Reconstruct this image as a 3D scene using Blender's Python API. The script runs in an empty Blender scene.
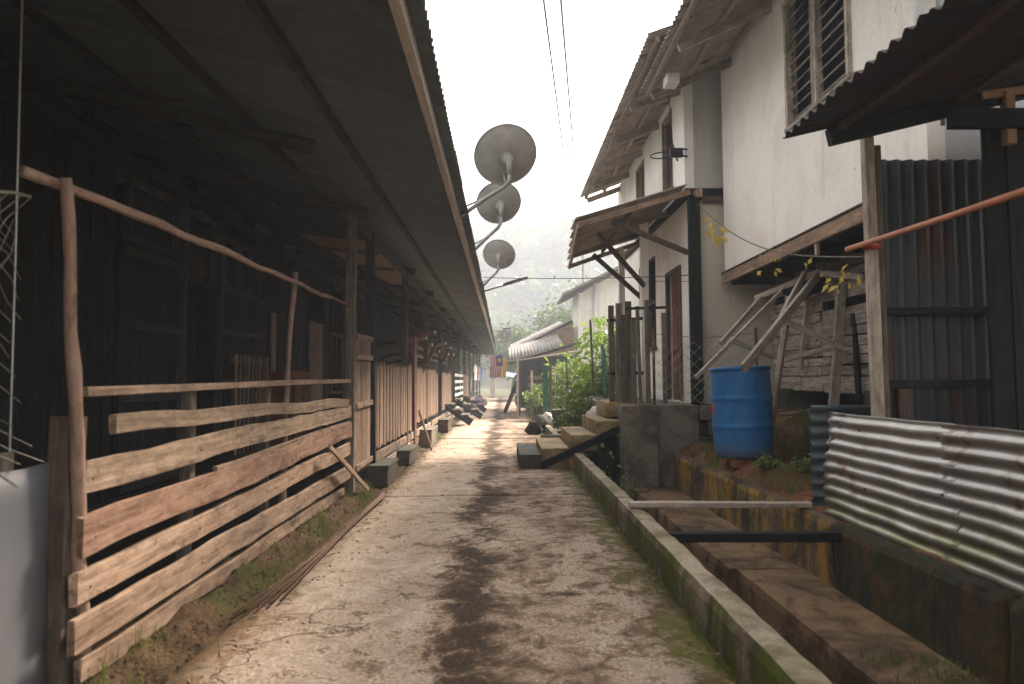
import bpy, bmesh, math, random
from mathutils import Vector, Matrix, noise as mnoise
R = math.radians
rng = random.Random(7)
scn = bpy.context.scene

# ------------------------------------------------------------------ camera
cam_d = bpy.data.cameras.new('camera')
cam_d.lens = 25.3; cam_d.sensor_width = 36.0
cam_d.clip_start = 0.05; cam_d.clip_end = 2000
cam_d.dof.use_dof = True; cam_d.dof.focus_distance = 10.0; cam_d.dof.aperture_fstop = 2.8
cam = bpy.data.objects.new('camera', cam_d); scn.collection.objects.link(cam)
_p, _yaw, _roll = R(3.02), R(0.72), 0.006
_f = Vector((math.sin(_yaw)*math.cos(_p), math.cos(_yaw)*math.cos(_p), math.sin(_p)))
_r0 = Vector((math.cos(_yaw), -math.sin(_yaw), 0)); _u0 = _r0.cross(_f)
_r = _r0*math.cos(_roll) - _u0*math.sin(_roll); _u = _u0*math.cos(_roll) + _r0*math.sin(_roll)
cam.matrix_world = Matrix(((_r.x, _u.x, -_f.x, 0), (_r.y, _u.y, -_f.y, 0), (_r.z, _u.z, -_f.z, 1.1), (0, 0, 0, 1)))
scn.camera = cam

# ------------------------------------------------------------------ sky, sun, exposure
SUN_EL, SUN_AZ = R(42), R(34)           # ahead of the camera, to the right
world = bpy.data.worlds.new('World'); scn.world = world; world.use_nodes = True
wn = world.node_tree; wn.nodes.clear()
sky = wn.nodes.new('ShaderNodeTexSky'); sky.sky_type = 'NISHITA'; sky.sun_disc = False
sky.sun_elevation = SUN_EL; sky.sun_rotation = SUN_AZ
sky.air_density = 1.0; sky.dust_density = 8.0; sky.ozone_density = 1.0
hs = wn.nodes.new('ShaderNodeHueSaturation'); hs.inputs['Saturation'].default_value = 0.12
bg = wn.nodes.new('ShaderNodeBackground'); bg.inputs['Strength'].default_value = 0.15
wo = wn.nodes.new('ShaderNodeOutputWorld')
wn.links.new(sky.outputs[0], hs.inputs['Color']); mt_ = wn.nodes.new('ShaderNodeMix'); mt_.data_type = 'RGBA'; mt_.blend_type = 'MULTIPLY'; mt_.inputs[0].default_value = 1.0; mt_.inputs[7].default_value = (1.0, 0.965, 0.91, 1)
wn.links.new(hs.outputs[0], mt_.inputs[6]); wn.links.new(mt_.outputs[2], bg.inputs['Color']); wn.links.new(bg.outputs[0], wo.inputs['Surface'])
sun_d = bpy.data.lights.new('sun', 'SUN'); sun_d.energy = 3.6; sun_d.angle = R(12); sun_d.color = (1.0, 0.83, 0.66)
sun = bpy.data.objects.new('sun', sun_d); scn.collection.objects.link(sun)
_sd = Vector((math.sin(SUN_AZ)*math.cos(SUN_EL), math.cos(SUN_AZ)*math.cos(SUN_EL), math.sin(SUN_EL)))
sun.rotation_euler = (-_sd).to_track_quat('-Z', 'Y').to_euler(); sun.location = _sd*60
scn.view_settings.view_transform = 'Standard'; scn.view_settings.look = 'None'
scn.view_settings.gamma = 1.0; scn.view_settings.use_curve_mapping = False
scn.view_settings.exposure = 2.25
scn.cycles.use_denoising = True
scn.cycles.max_bounces = 8; scn.cycles.volume_bounces = 2
scn.cycles.sample_clamp_indirect = 6.0

# ------------------------------------------------------------------ materials
class Mt:
    def __init__(s, name):
        s.m = bpy.data.materials.new(name); s.m.use_nodes = True; s.nt = s.m.node_tree
        s.b = s.nt.nodes['Principled BSDF']
        s.b.inputs['Specular IOR Level'].default_value = 0.35
    def n(s, t): return s.nt.nodes.new(t)
    def link(s, a, b): s.nt.links.new(a, b)
    def put(s, sock, v):
        if isinstance(v, bpy.types.NodeSocket): s.link(v, sock)
        elif isinstance(v, tuple) and len(v) == 3 and sock.type == 'RGBA': sock.default_value = (*v, 1)
        else: sock.default_value = v
    def vec(s, kind='w', scale=(1, 1, 1), rnd=True):
        if kind == 'w':
            o = s.n('ShaderNodeNewGeometry').outputs['Position']
        else:
            o = s.n('ShaderNodeTexCoord').outputs['Object']
        mp = s.n('ShaderNodeVectorMath'); mp.operation = 'MULTIPLY'; s.link(o, mp.inputs[0]); mp.inputs[1].default_value = scale
        if kind == 'o' and rnd:
            oi = s.n('ShaderNodeObjectInfo'); k = s.n('ShaderNodeMath'); k.operation = 'MULTIPLY'; k.inputs[1].default_value = 57.0
            s.link(oi.outputs['Random'], k.inputs[0])
            ad = s.n('ShaderNodeVectorMath'); ad.operation = 'ADD'; s.link(mp.outputs[0], ad.inputs[0]); s.link(k.outputs[0], ad.inputs[1])
            return ad.outputs[0]
        return mp.outputs[0]
    def noise(s, v, scale=1.0, detail=5, rough=0.6, dist=0.0):
        t = s.n('ShaderNodeTexNoise'); s.link(v, t.inputs['Vector'])
        t.inputs['Scale'].default_value = scale; t.inputs['Detail'].default_value = detail
        t.inputs['Roughness'].default_value = rough; t.inputs['Distortion'].default_value = dist
        return t.outputs['Fac']
    def ramp(s, f, stops):
        t = s.n('ShaderNodeValToRGB'); s.link(f, t.inputs[0]); cr = t.color_ramp
        while len(cr.elements) < len(stops): cr.elements.new(0.5)
        for e, (p, c) in zip(cr.elements, stops):
            e.position = p; e.color = (*c, 1) if isinstance(c, tuple) else (c, c, c, 1)
        return t.outputs[0]
    def mix(s, f, a, b, mode='MIX'):
        t = s.n('ShaderNodeMix'); t.data_type = 'RGBA'; t.blend_type = mode
        s.put(t.inputs[0], f); s.put(t.inputs[6], a); s.put(t.inputs[7], b)
        return t.outputs[2]
    def math(s, op, a, b=0.0, c=None, clamp=False):
        t = s.n('ShaderNodeMath'); t.operation = op; t.use_clamp = clamp
        s.put(t.inputs[0], a); s.put(t.inputs[1], b)
        if c is not None: s.put(t.inputs[2], c)
        return t.outputs[0]
    def rand(s): return s.n('ShaderNodeObjectInfo').outputs['Random']
    def sep(s, v):
        t = s.n('ShaderNodeSeparateXYZ'); s.link(v, t.inputs[0]); return t.outputs
    def smooth(s, v, lo, hi):
        t = s.n('ShaderNodeMapRange'); t.interpolation_type = 'SMOOTHSTEP'; s.link(v, t.inputs[0])
        t.inputs[1].default_value = lo; t.inputs[2].default_value = hi
        return t.outputs[0]
    def bump(s, h, strength=0.4, dist=0.01):
        t = s.n('ShaderNodeBump'); s.link(h, t.inputs['Height']); t.inputs['Strength'].default_value = strength; t.inputs['Distance'].default_value = dist
        s.link(t.outputs[0], s.b.inputs['Normal'])
    def done(s, col, rough=0.8, metal=0.0, spec=None):
        s.put(s.b.inputs['Base Color'], col); s.put(s.b.inputs['Roughness'], rough); s.b.inputs['Metallic'].default_value = metal
        if spec is not None: s.b.inputs['Specular IOR Level'].default_value = spec
        return s.m

def wood(name, dark, mid, light, vary=0.5, rough=0.85, grain=1.0, stain=(0.05, 0.035, 0.025), stain_amt=0.6):
    """grain along the piece's own length (local x)"""
    s = Mt(name)
    v = s.vec('o', (1.6, 38*grain, 38*grain)); g = s.noise(v, 1.0, 7, 0.7, 0.4)
    mo = s.noise(s.vec('o', (7, 16, 16)), 1.0, 9, 0.75, 0.5)
    t_ = s.math('MULTIPLY_ADD', g, 0.5, s.math('MULTIPLY', mo, 0.5))
    c = s.ramp(t_, [(0.36, dark), (0.5, mid), (0.64, light)])
    bl = s.noise(s.vec('o', (2.6, 6, 6)), 1.0, 9, 0.75, 0.8)
    c = s.mix(s.math('MULTIPLY', s.smooth(bl, 0.52, 0.66), stain_amt), c, stain)
    sp = s.noise(s.vec('o', (45, 45, 45)), 1.0, 5, 0.7)
    c = s.mix(s.math('MULTIPLY', s.smooth(sp, 0.58, 0.68), 0.6*stain_amt), c, stain)
    k = s.math('MULTIPLY_ADD', s.rand(), vary, 1.0 - vary*0.55)
    t = s.n('ShaderNodeVectorMath'); t.operation = 'SCALE'; s.link(c, t.inputs[0]); s.link(k, t.inputs['Scale'])
    s.bump(s.math('MULTIPLY_ADD', g, 0.6, s.math('MULTIPLY', mo, 0.5)), 0.7, 0.008)
    return s.done(t.outputs[0], rough, spec=0.2)

def plain(name, c, rough=0.6, metal=0.0, var=0.25, sc=6.0, bump=0.0, spec=None):
    s = Mt(name); v = s.vec('w', (sc, sc, sc)); n = s.noise(v, 1.0, 6, 0.6)
    d = tuple(x*(1-var) for x in c); l = tuple(min(1, x*(1+var*0.5)) for x in c)
    if bump: s.bump(n, bump, 0.01)
    return s.done(s.ramp(n, [(0.3, d), (0.65, l)]), rough, metal, spec)

W_FENCE = wood('wood_fence', (0.09, 0.056, 0.038), (0.24, 0.16, 0.11), (0.41, 0.295, 0.215), 0.45, stain_amt=0.75)
W_FEN2 = wood('wood_fence_grey', (0.11, 0.075, 0.052), (0.27, 0.19, 0.13), (0.44, 0.325, 0.235), 0.3, stain_amt=0.7)
W_FEN3 = wood('wood_fence_red', (0.10, 0.05, 0.033), (0.24, 0.14, 0.095), (0.39, 0.255, 0.185), 0.3, stain_amt=0.8)
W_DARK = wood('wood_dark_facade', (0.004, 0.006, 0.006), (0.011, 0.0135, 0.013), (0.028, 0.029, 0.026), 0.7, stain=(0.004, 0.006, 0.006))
W_PICK = wood('wood_picket', (0.12, 0.075, 0.05), (0.26, 0.17, 0.115), (0.42, 0.29, 0.205), 0.65)
W_GREY = wood('wood_grey', (0.16, 0.13, 0.10), (0.36, 0.30, 0.245), (0.54, 0.47, 0.40), 0.4, stain_amt=0.4)
W_BEAM = wood('wood_beam', (0.035, 0.026, 0.020), (0.082, 0.062, 0.048), (0.15, 0.115, 0.09), 0.5)
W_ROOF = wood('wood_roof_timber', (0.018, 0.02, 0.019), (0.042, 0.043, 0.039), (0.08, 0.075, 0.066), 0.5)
W_EAVE = wood('wood_eave', (0.17, 0.135, 0.11), (0.31, 0.255, 0.21), (0.44, 0.375, 0.315), 0.4, stain_amt=0.35)
W_GATE = wood('wood_green_grey', (0.06, 0.05, 0.038), (0.15, 0.125, 0.095), (0.25, 0.21, 0.165), 0.6, stain=(0.10, 0.05, 0.025))
W_OLD = wood('wood_bleached_plank', (0.10, 0.08, 0.062), (0.34, 0.285, 0.235), (0.56, 0.49, 0.42), 0.45, stain_amt=0.75)
W_FASCIA = wood('wood_pale_fascia', (0.36, 0.32, 0.28), (0.56, 0.51, 0.46), (0.70, 0.65, 0.60), 0.25, stain_amt=0.25)
W_RED = wood('wood_red_brown', (0.10, 0.035, 0.022), (0.17, 0.065, 0.04), (0.24, 0.10, 0.06), 0.3)
W_TAN = wood('wood_tan', (0.20, 0.125, 0.08), (0.32, 0.215, 0.145), (0.42, 0.30, 0.215), 0.25, stain_amt=0.3)
BARK = wood('branch_bark', (0.15, 0.09, 0.065), (0.30, 0.195, 0.145), (0.44, 0.31, 0.24), 0.2, grain=0.5)

def tin(name, base, rust, rust_lo, rough, metal, streak=(1.2, 1.2, 1.2), algae=None, kind='w', spec=0.4):
    s = Mt(name)
    v = s.vec(kind, streak, rnd=False); n = s.noise(v, 1.3, 8, 0.68, 0.6)
    n2 = s.noise(s.vec(kind, (7, 7, 7), rnd=False), 1.0, 6, 0.6)
    c = s.mix(s.smooth(n2, 0.3, 0.7), tuple(x*0.72 for x in base), base)
    m = s.smooth(n, rust_lo, rust_lo+0.14)
    c = s.mix(m, c, rust)
    if algae:
        z = s.sep(s.vec('w'))[2]
        a = s.math('MULTIPLY', s.math('SUBTRACT', 1.0, s.smooth(z, algae[0], algae[1])), s.smooth(s.noise(s.vec('w', (2, 2.5, 6)), 1, 5), 0.4, 0.62))
        c = s.mix(s.math('MULTIPLY', a, 0.75), c, (0.20, 0.20, 0.05))
    k = s.math('MULTIPLY_ADD', s.rand(), 0.35, 0.8)
    t = s.n('ShaderNodeVectorMath'); t.operation = 'SCALE'; s.link(c, t.inputs[0]); s.link(k, t.inputs['Scale'])
    rr = s.math('MULTIPLY_ADD', n2, 0.25, rough-0.12)
    s.b.inputs['Specular IOR Level'].default_value = spec
    s.bump(n2, 0.12, 0.004)
    return s.done(t.outputs[0], rr, metal)
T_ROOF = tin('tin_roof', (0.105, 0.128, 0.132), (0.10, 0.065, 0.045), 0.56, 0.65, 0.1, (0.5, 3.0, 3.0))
T_GALV = tin('tin_galvanised', (0.43, 0.415, 0.40), (0.15, 0.055, 0.024), 0.57, 0.40, 0.65, (3.0, 1.6, 2.6), algae=(0.2, 0.55))
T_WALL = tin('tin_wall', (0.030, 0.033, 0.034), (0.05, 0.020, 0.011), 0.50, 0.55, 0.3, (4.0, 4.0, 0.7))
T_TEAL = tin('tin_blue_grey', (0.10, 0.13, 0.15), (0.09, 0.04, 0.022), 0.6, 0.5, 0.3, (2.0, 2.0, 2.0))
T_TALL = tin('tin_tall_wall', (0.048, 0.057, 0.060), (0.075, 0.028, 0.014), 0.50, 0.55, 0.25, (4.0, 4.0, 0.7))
T_AWN = tin('tin_awning', (0.44, 0.37, 0.31), (0.15, 0.075, 0.045), 0.52, 0.6, 0.15, (1.2, 4.0, 1.2))
T_PALE = tin('tin_pale', (0.19, 0.18, 0.175), (0.14, 0.075, 0.05), 0.52, 0.85, 0.0, (1.0, 1.0, 1.0), spec=0.1)

def plaster(name, c, stain, amt=0.5, top=None):
    s = Mt(name)
    n = s.noise(s.vec('w', (1.4, 1.4, 0.9)), 1.0, 9, 0.68, 0.5)
    st = s.noise(s.vec('w', (7, 7, 0.45)), 1.0, 7, 0.7, 0.2)
    f = s.noise(s.vec('w', (30, 30, 30)), 1.0, 7, 0.7)
    col = s.mix(s.math('MULTIPLY', s.smooth(n, 0.45, 0.66), amt), c, stain)
    col = s.mix(s.math('MULTIPLY', s.math('MULTIPLY', s.smooth(st, 0.52, 0.70), s.smooth(n, 0.40, 0.6)), amt), col, tuple(x*0.62 for x in stain))
    col = s.mix(s.math('MULTIPLY', s.smooth(f, 0.45, 0.7), 0.22), col, tuple(x*0.5 for x in c))
    sp = s.noise(s.vec('w', (5, 5, 5)), 1.0, 8, 0.7, 1.2)
    col = s.mix(s.math('MULTIPLY', s.smooth(sp, 0.665, 0.70), 0.55), col, tuple(x*0.45 for x in stain))
    s.bump(f, 0.2, 0.004)
    return s.done(col, 0.88, spec=0.2)
P_WHITE = plaster('plaster_white', (0.84, 0.80, 0.75), (0.62, 0.56, 0.48), 0.5)
P_PINK = plaster('plaster_off_white', (0.84, 0.78, 0.73), (0.64, 0.57, 0.51), 0.45)
P_BEIGE = plaster('plaster_beige', (0.52, 0.47, 0.385), (0.34, 0.30, 0.235), 0.6)
P_GREY = plaster('plaster_grey', (0.46, 0.44, 0.41), (0.34, 0.32, 0.29), 0.5)
P_BLUE = plaster('plaster_pale_blue', (0.50, 0.51, 0.53), (0.36, 0.35, 0.34), 0.5)

def concrete_lane():
    s = Mt('lane_concrete')
    w = s.vec('w'); x, y, z = s.sep(w)
    big = s.noise(s.vec('w', (1.0, 0.7, 1)), 1.5, 12, 0.72, 0.5)
    mid = s.noise(s.vec('w', (1.0, 1.0, 1)), 7.0, 12, 0.72, 0.6)
    fine = s.noise(s.vec('w', (1, 1, 1)), 60, 8, 0.75)
    wob = s.math('MULTIPLY', s.math('SUBTRACT', s.noise(s.vec('w', (0.0, 0.8, 0)), 1.0, 5), 0.5), 0.8)
    # trodden dark trail down the middle, patchy towards the right
    dx = s.math('ABSOLUTE', s.math('ADD', s.math('ADD', x, 0.20), wob))
    trail = s.math('SUBTRACT', 1.0, s.smooth(dx, 0.0, 0.24))
    right = s.math('MULTIPLY', s.smooth(x, -0.35, 0.1), 0.06)
    v = s.math('MULTIPLY_ADD', big, 0.42, s.math('MULTIPLY', mid, 0.58))
    v = s.math('ADD', v, s.math('MULTIPLY', trail, 0.115)); v = s.math('ADD', v, right)
    v = s.math('ADD', v, s.math('MULTIPLY', s.math('SUBTRACT', fine, 0.5), 0.42))
    dk = s.smooth(v, 0.505, 0.575)
    d2 = s.smooth(s.math('ADD', v, s.math('MULTIPLY', trail, 0.04)), 0.58, 0.66)
    lt = s.mix(s.smooth(mid, 0.32, 0.66), (0.28, 0.21, 0.155), (0.58, 0.475, 0.385))
    lt = s.mix(s.math('MULTIPLY', s.smooth(fine, 0.42, 0.66), 0.5), lt, (0.14, 0.095, 0.065))
    br = s.mix(s.smooth(fine, 0.36, 0.64), (0.065, 0.038, 0.020), (0.23, 0.148, 0.09))
    col = s.mix(s.math('MULTIPLY', dk, 0.9), lt, br)
    col = s.mix(s.math('MULTIPLY', d2, 0.93), col, s.mix(s.smooth(fine, 0.42, 0.7), (0.018, 0.012, 0.008), (0.10, 0.062, 0.036)))
    # soil and moss along both edges
    eR = s.math('ADD', s.smooth(x, 0.30, 0.85), s.math('MULTIPLY', s.math('SUBTRACT', mid, 0.5), 1.7))
    col = s.mix(s.math('MULTIPLY', s.smooth(eR, 0.55, 1.0), 0.9), col, s.mix(s.smooth(big, 0.42, 0.6), (0.06, 0.034, 0.012), (0.09, 0.10, 0.012)))
    eL = s.math('ADD', s.math('SUBTRACT', 1.0, s.smooth(x, -1.26, -0.78)), s.math('MULTIPLY', s.math('SUBTRACT', mid, 0.5), 1.8))
    col = s.mix(s.math('MULTIPLY', s.smooth(eL, 0.5, 1.0), 0.85), col, s.mix(s.smooth(big, 0.4, 0.6), (0.075, 0.055, 0.022), (0.19, 0.12, 0.07)))
    vo = s.n('ShaderNodeTexVoronoi'); vo.feature = 'DISTANCE_TO_EDGE'; vo.inputs['Scale'].default_value = 0.42
    wv = s.n('ShaderNodeVectorMath'); wv.operation = 'ADD'; s.link(w, wv.inputs[0]); nt_ = s.n('ShaderNodeTexNoise'); nt_.inputs['Scale'].default_value = 2.2; nt_.inputs['Detail'].default_value = 6; s.link(w, nt_.inputs['Vector']); s.link(nt_.outputs['Color'], wv.inputs[1]); s.link(wv.outputs[0], vo.inputs['Vector'])
    crack = s.math('MULTIPLY', s.math('SUBTRACT', 1.0, s.smooth(vo.outputs['Distance'], 0.0015, 0.006)), s.smooth(big, 0.44, 0.52))
    col = s.mix(s.math('MULTIPLY', crack, 0.45), col, (0.02, 0.014, 0.01))
    s.bump(s.math('SUBTRACT', s.math('ADD', s.math('MULTIPLY', fine, 0.7), s.math('MULTIPLY', mid, 1.0)), crack), 0.8, 0.014)
    return s.done(col, s.math('MULTIPLY_ADD', dk, 0.1, 0.75), spec=0.12)
C_LANE = concrete_lane()

def concrete(name, c, dark, moss=None, streak=None, amt=0.7, mossface=True, lo=0.42):
    s = Mt(name)
    n = s.noise(s.vec('w', (1.5, 1.5, 1.5)), 1.6, 9, 0.68, 0.6); f = s.noise(s.vec('w', (1, 1, 1)), 42, 8, 0.72)
    col = s.mix(s.smooth(n, 0.40, 0.62), c, dark); col = s.mix(s.math('MULTIPLY', s.smooth(f, 0.4, 0.65), 0.5), col, tuple(q*0.35 for q in c))
    if streak:
        st = s.noise(s.vec('w', (3.2, 3.2, 1.3)), 1.0, 9, 0.72, 0.6)
        up_ = s.smooth(s.sep(s.n('ShaderNodeNewGeometry').outputs['True Normal'])[2], 0.4, 0.9)
        col = s.mix(s.math('MULTIPLY', s.math('MULTIPLY', s.smooth(st, 0.42, 0.60), 0.85), s.math('SUBTRACT', 1.0, up_)), col, streak)
    if moss:
        m = s.noise(s.vec('w', (2.2, 2.2, 1.4)), 1.5, 8, 0.66, 0.5)
        mm = s.smooth(m, lo, lo+0.2)
        if mossface:   # algae keeps to the upright faces, the trodden top stays bare
            nz = s.sep(s.n('ShaderNodeNewGeometry').outputs['True Normal'])[2]
            mm = s.math('MULTIPLY', mm, s.math('SUBTRACT', 1.0, s.math('MULTIPLY', s.smooth(nz, 0.4, 0.9), 0.75)))
        col = s.mix(s.math('MULTIPLY', mm, amt), col, s.mix(f, moss, tuple(q*2.3 for q in moss)))
    s.bump(s.math('ADD', f, s.math('MULTIPLY', n, 1.5)), 0.6, 0.012)
    return s.done(col, 0.85, spec=0.3)
C_KERB = concrete('kerb_concrete', (0.38, 0.31, 0.23), (0.14, 0.10, 0.06), (0.05, 0.07, 0.004), (0.030, 0.022, 0.010), amt=0.97, lo=0.40)
C_WALL = concrete('drain_wall_concrete', (0.15, 0.11, 0.065), (0.035, 0.026, 0.017), (0.022, 0.022, 0.008), (0.42, 0.24, 0.04), 0.8, lo=0.47)
C_LEDGE = concrete('ledge_concrete', (0.25, 0.155, 0.085), (0.05, 0.028, 0.015), (0.07, 0.065, 0.012), amt=0.55, lo=0.52, mossface=False)
C_STEP = concrete('step_concrete', (0.40, 0.29, 0.16), (0.15, 0.10, 0.05), (0.14, 0.10, 0.035), amt=0.6, lo=0.45, mossface=False)
C_GREY = concrete('grey_concrete', (0.22, 0.19, 0.15), (0.085, 0.068, 0.05), (0.07, 0.06, 0.025), amt=0.5, lo=0.5)
C_DAMP = concrete('damp_concrete', (0.085, 0.078, 0.06), (0.04, 0.036, 0.027), (0.03, 0.035, 0.012), amt=0.6, lo=0.45)

def soil(name, a, b, c, sc=2.0, green=None):
    s = Mt(name); n = s.noise(s.vec('w'), sc, 9, 0.7, 0.6); f = s.noise(s.vec('w'), sc*12, 8, 0.75)
    col = s.ramp(n, [(0.3, a), (0.52, b), (0.72, c)]); col = s.mix(s.math('MULTIPLY', s.smooth(f, 0.42, 0.62), 0.8), col, a)
    if green:
        g = s.noise(s.vec('w'), 1.7, 7, 0.65, 0.4); col = s.mix(s.smooth(g, 0.48, 0.62), col, green)
    s.bump(s.math('ADD', f, n), 0.9, 0.03)
    return s.done(col, 0.95, spec=0.15)
C_WALLN = concrete('drain_wall_near_shade', (0.035, 0.03, 0.02), (0.018, 0.016, 0.011), (0.016, 0.018, 0.008), (0.10, 0.055, 0.014), 0.85, lo=0.42)  # near-black copy of drain wall: shade below tin fence put into the colour
S_BANK = soil('bank_soil', (0.07, 0.03, 0.017), (0.28, 0.11, 0.06), (0.38, 0.19, 0.115), green=(0.07, 0.075, 0.016))
S_VERGE = soil('verge_soil', (0.025, 0.017, 0.010), (0.12, 0.072, 0.036), (0.23, 0.145, 0.08), 5.0, green=(0.05, 0.065, 0.010))
S_MUD = soil('drain_mud', (0.05, 0.024, 0.013), (0.22, 0.085, 0.042), (0.32, 0.14, 0.075), 2.5)
S_GROUND = soil('ground_soil', (0.05, 0.045, 0.02), (0.07, 0.075, 0.03), (0.12, 0.09, 0.05), 0.4)
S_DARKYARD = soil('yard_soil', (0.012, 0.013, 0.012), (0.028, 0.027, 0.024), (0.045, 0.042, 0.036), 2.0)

def leafm(name, a, b, rough=0.5, trans=True):
    s = Mt(name); n = s.noise(s.vec('w', (1, 1, 1)), 9, 4, 0.6)
    c = s.ramp(n, [(0.3, a), (0.7, b)])
    s.put(s.b.inputs['Base Color'], c); s.b.inputs['Roughness'].default_value = rough
    if trans:
        t = s.n('ShaderNodeBsdfTranslucent'); s.link(s.mix(0.5, c, (b[0]*1.8, b[1]*1.7, b[2])), t.inputs['Color'])
        mx = s.n('ShaderNodeMixShader'); mx.inputs[0].default_value = 0.35
        s.link(s.b.outputs[0], mx.inputs[1]); s.link(t.outputs[0], mx.inputs[2])
        s.link(mx.outputs[0], s.nt.nodes['Material Output'].inputs['Surface'])
    return s.m
L_BUSH = leafm('leaf_bush', (0.03, 0.065, 0.014), (0.085, 0.135, 0.03))
L_LIGHT = leafm('leaf_light', (0.08, 0.14, 0.028), (0.16, 0.24, 0.06))
L_TREE = leafm('leaf_tree', (0.035, 0.06, 0.018), (0.08, 0.115, 0.035))
L_GRASS = leafm('leaf_grass', (0.06, 0.08, 0.018), (0.14, 0.16, 0.045))
L_DEAD = leafm('leaf_dead', (0.10, 0.05, 0.02), (0.24, 0.13, 0.05), 0.8, False)
L_YELLOW = leafm('leaf_yellow', (0.42, 0.33, 0.04), (0.62, 0.50, 0.10))
def barrel_plastic():
    s = Mt('plastic_blue'); n = s.noise(s.vec('w', (4, 4, 2)), 1.0, 8, 0.7, 0.5); f = s.noise(s.vec('w', (30, 30, 9)), 1.0, 8, 0.75)
    c = s.ramp(n, [(0.35, (0.008, 0.10, 0.30)), (0.65, (0.02, 0.19, 0.46))])
    c = s.mix(s.math('MULTIPLY', s.smooth(f, 0.56, 0.70), 0.55), c, (0.16, 0.30, 0.46))
    z = s.sep(s.vec('w'))[2]; m = s.math('ADD', s.math('SUBTRACT', 1.0, s.smooth(z, 0.33, 0.70)), s.math('MULTIPLY', s.math('SUBTRACT', f, 0.5), 1.6))
    c = s.mix(s.math('MULTIPLY', s.smooth(m, 0.5, 1.1), 0.6), c, (0.13, 0.09, 0.06))
    return s.done(c, s.math('MULTIPLY_ADD', f, 0.4, 0.25), spec=0.4)
BLUE = barrel_plastic()
DISH = plain('dish_grey', (0.32, 0.30, 0.28), 0.7, 0.0, 0.3, 4)
METAL = plain('metal_grey', (0.28, 0.27, 0.26), 0.45, 0.6, 0.3, 8)
BLACK = plain('metal_black', (0.02, 0.02, 0.02), 0.5, 0.3)
PVC = plain('pvc_white', (0.66, 0.66, 0.66), 0.4, var=0.12)
COPPER = plain('pole_orange', (0.42, 0.16, 0.085), 0.45, 0.1, 0.2, 9)
GREENP = plain('paint_green', (0.05, 0.17, 0.12), 0.55, var=0.3)
NETGREEN = plain('net_green', (0.03, 0.15, 0.11), 0.7)
SHEET = plain('sheet_pale', (0.13, 0.133, 0.145), 0.5, 0.1, 0.22, 2.2)
ROPE = plain('rope', (0.13, 0.115, 0.085), 0.9)
NETC = plain('net_twine', (0.30, 0.27, 0.20), 0.9)
REDSTR = plain('string_red', (0.36, 0.03, 0.02), 0.7)
CABLE = plain('cable_black', (0.03, 0.03, 0.03), 0.6)
RUST = plain('rust_steel', (0.12, 0.06, 0.035), 0.7, 0.3, 0.4, 12)
CLOTHR = plain('cloth_red', (0.50, 0.045, 0.03), 0.85, var=0.15)
CLOTHW = plain('cloth_white', (0.70, 0.67, 0.62), 0.85, var=0.15)
CLOTHB = plain('cloth_navy', (0.03, 0.05, 0.20), 0.85, var=0.15)
CLOTHY = plain('cloth_yellow', (0.65, 0.46, 0.05), 0.85, var=0.15)
TARP = plain('tarp_blue', (0.10, 0.20, 0.30), 0.6, var=0.15)
CLOTHM = plain('cloth_rust', (0.22, 0.06, 0.035), 0.85, var=0.3)
BRICK = plain('brick_red', (0.25, 0.10, 0.06), 0.9, var=0.4, sc=14, bump=0.4)
STONE = plain('stone', (0.20, 0.17, 0.13), 0.9, var=0.5, sc=9, bump=0.6)
PVCD = plain('bag_white', (0.62, 0.60, 0.57), 0.45, var=0.2)
def glass(name, c):
    s = Mt(name); s.b.inputs['Specular IOR Level'].default_value = 0.6
    return s.done(c, 0.12)
GLASS = glass('glass_dark', (0.03, 0.04, 0.045))
GLASS2 = glass('glass_sky', (0.02, 0.03, 0.036))
LAMPM = plain('lamp_black', (0.025, 0.025, 0.027), 0.4)

# ------------------------------------------------------------------ helpers
def tag(o, label=None, cat=None, group=None, kind=None):
    if label: o['label'] = label
    if cat: o['category'] = cat
    if group: o['group'] = group
    if kind: o['kind'] = kind
    return o
def put(o, parent):
    scn.collection.objects.link(o)
    if parent is not None:
        o.parent = parent; o.matrix_parent_inverse = parent.matrix_basis.inverted()
    return o
def thing(name, loc, label, cat, group=None):
    o = bpy.data.objects.new(name, None); o.empty_display_size = 0.1; o.location = loc
    scn.collection.objects.link(o); return tag(o, label, cat, group)
def mk(name, mesh, parent=None, mw=None):
    o = bpy.data.objects.new(name, mesh)
    if mw is not None: o.matrix_basis = mw
    return put(o, parent)
def mesh(name, v, f, mat, smooth=False):
    me = bpy.data.meshes.new(name); me.from_pydata(v, [], f)
    for m in (mat if isinstance(mat, (list, tuple)) else [mat]): me.materials.append(m)
    if smooth: me.polygons.foreach_set('use_smooth', [True]*len(me.polygons))
    return me
def basis(origin, x, z):
    x = Vector(x).normalized(); z = Vector(z); z = (z - x*z.dot(x))
    if z.length < 1e-5: z = Vector((0, 1, 0)) - x*x.y
    z.normalize(); y = z.cross(x)
    return Matrix(((x.x, y.x, z.x, origin[0]), (x.y, y.y, z.y, origin[1]), (x.z, y.z, z.z, origin[2]), (0, 0, 0, 1)))

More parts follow.
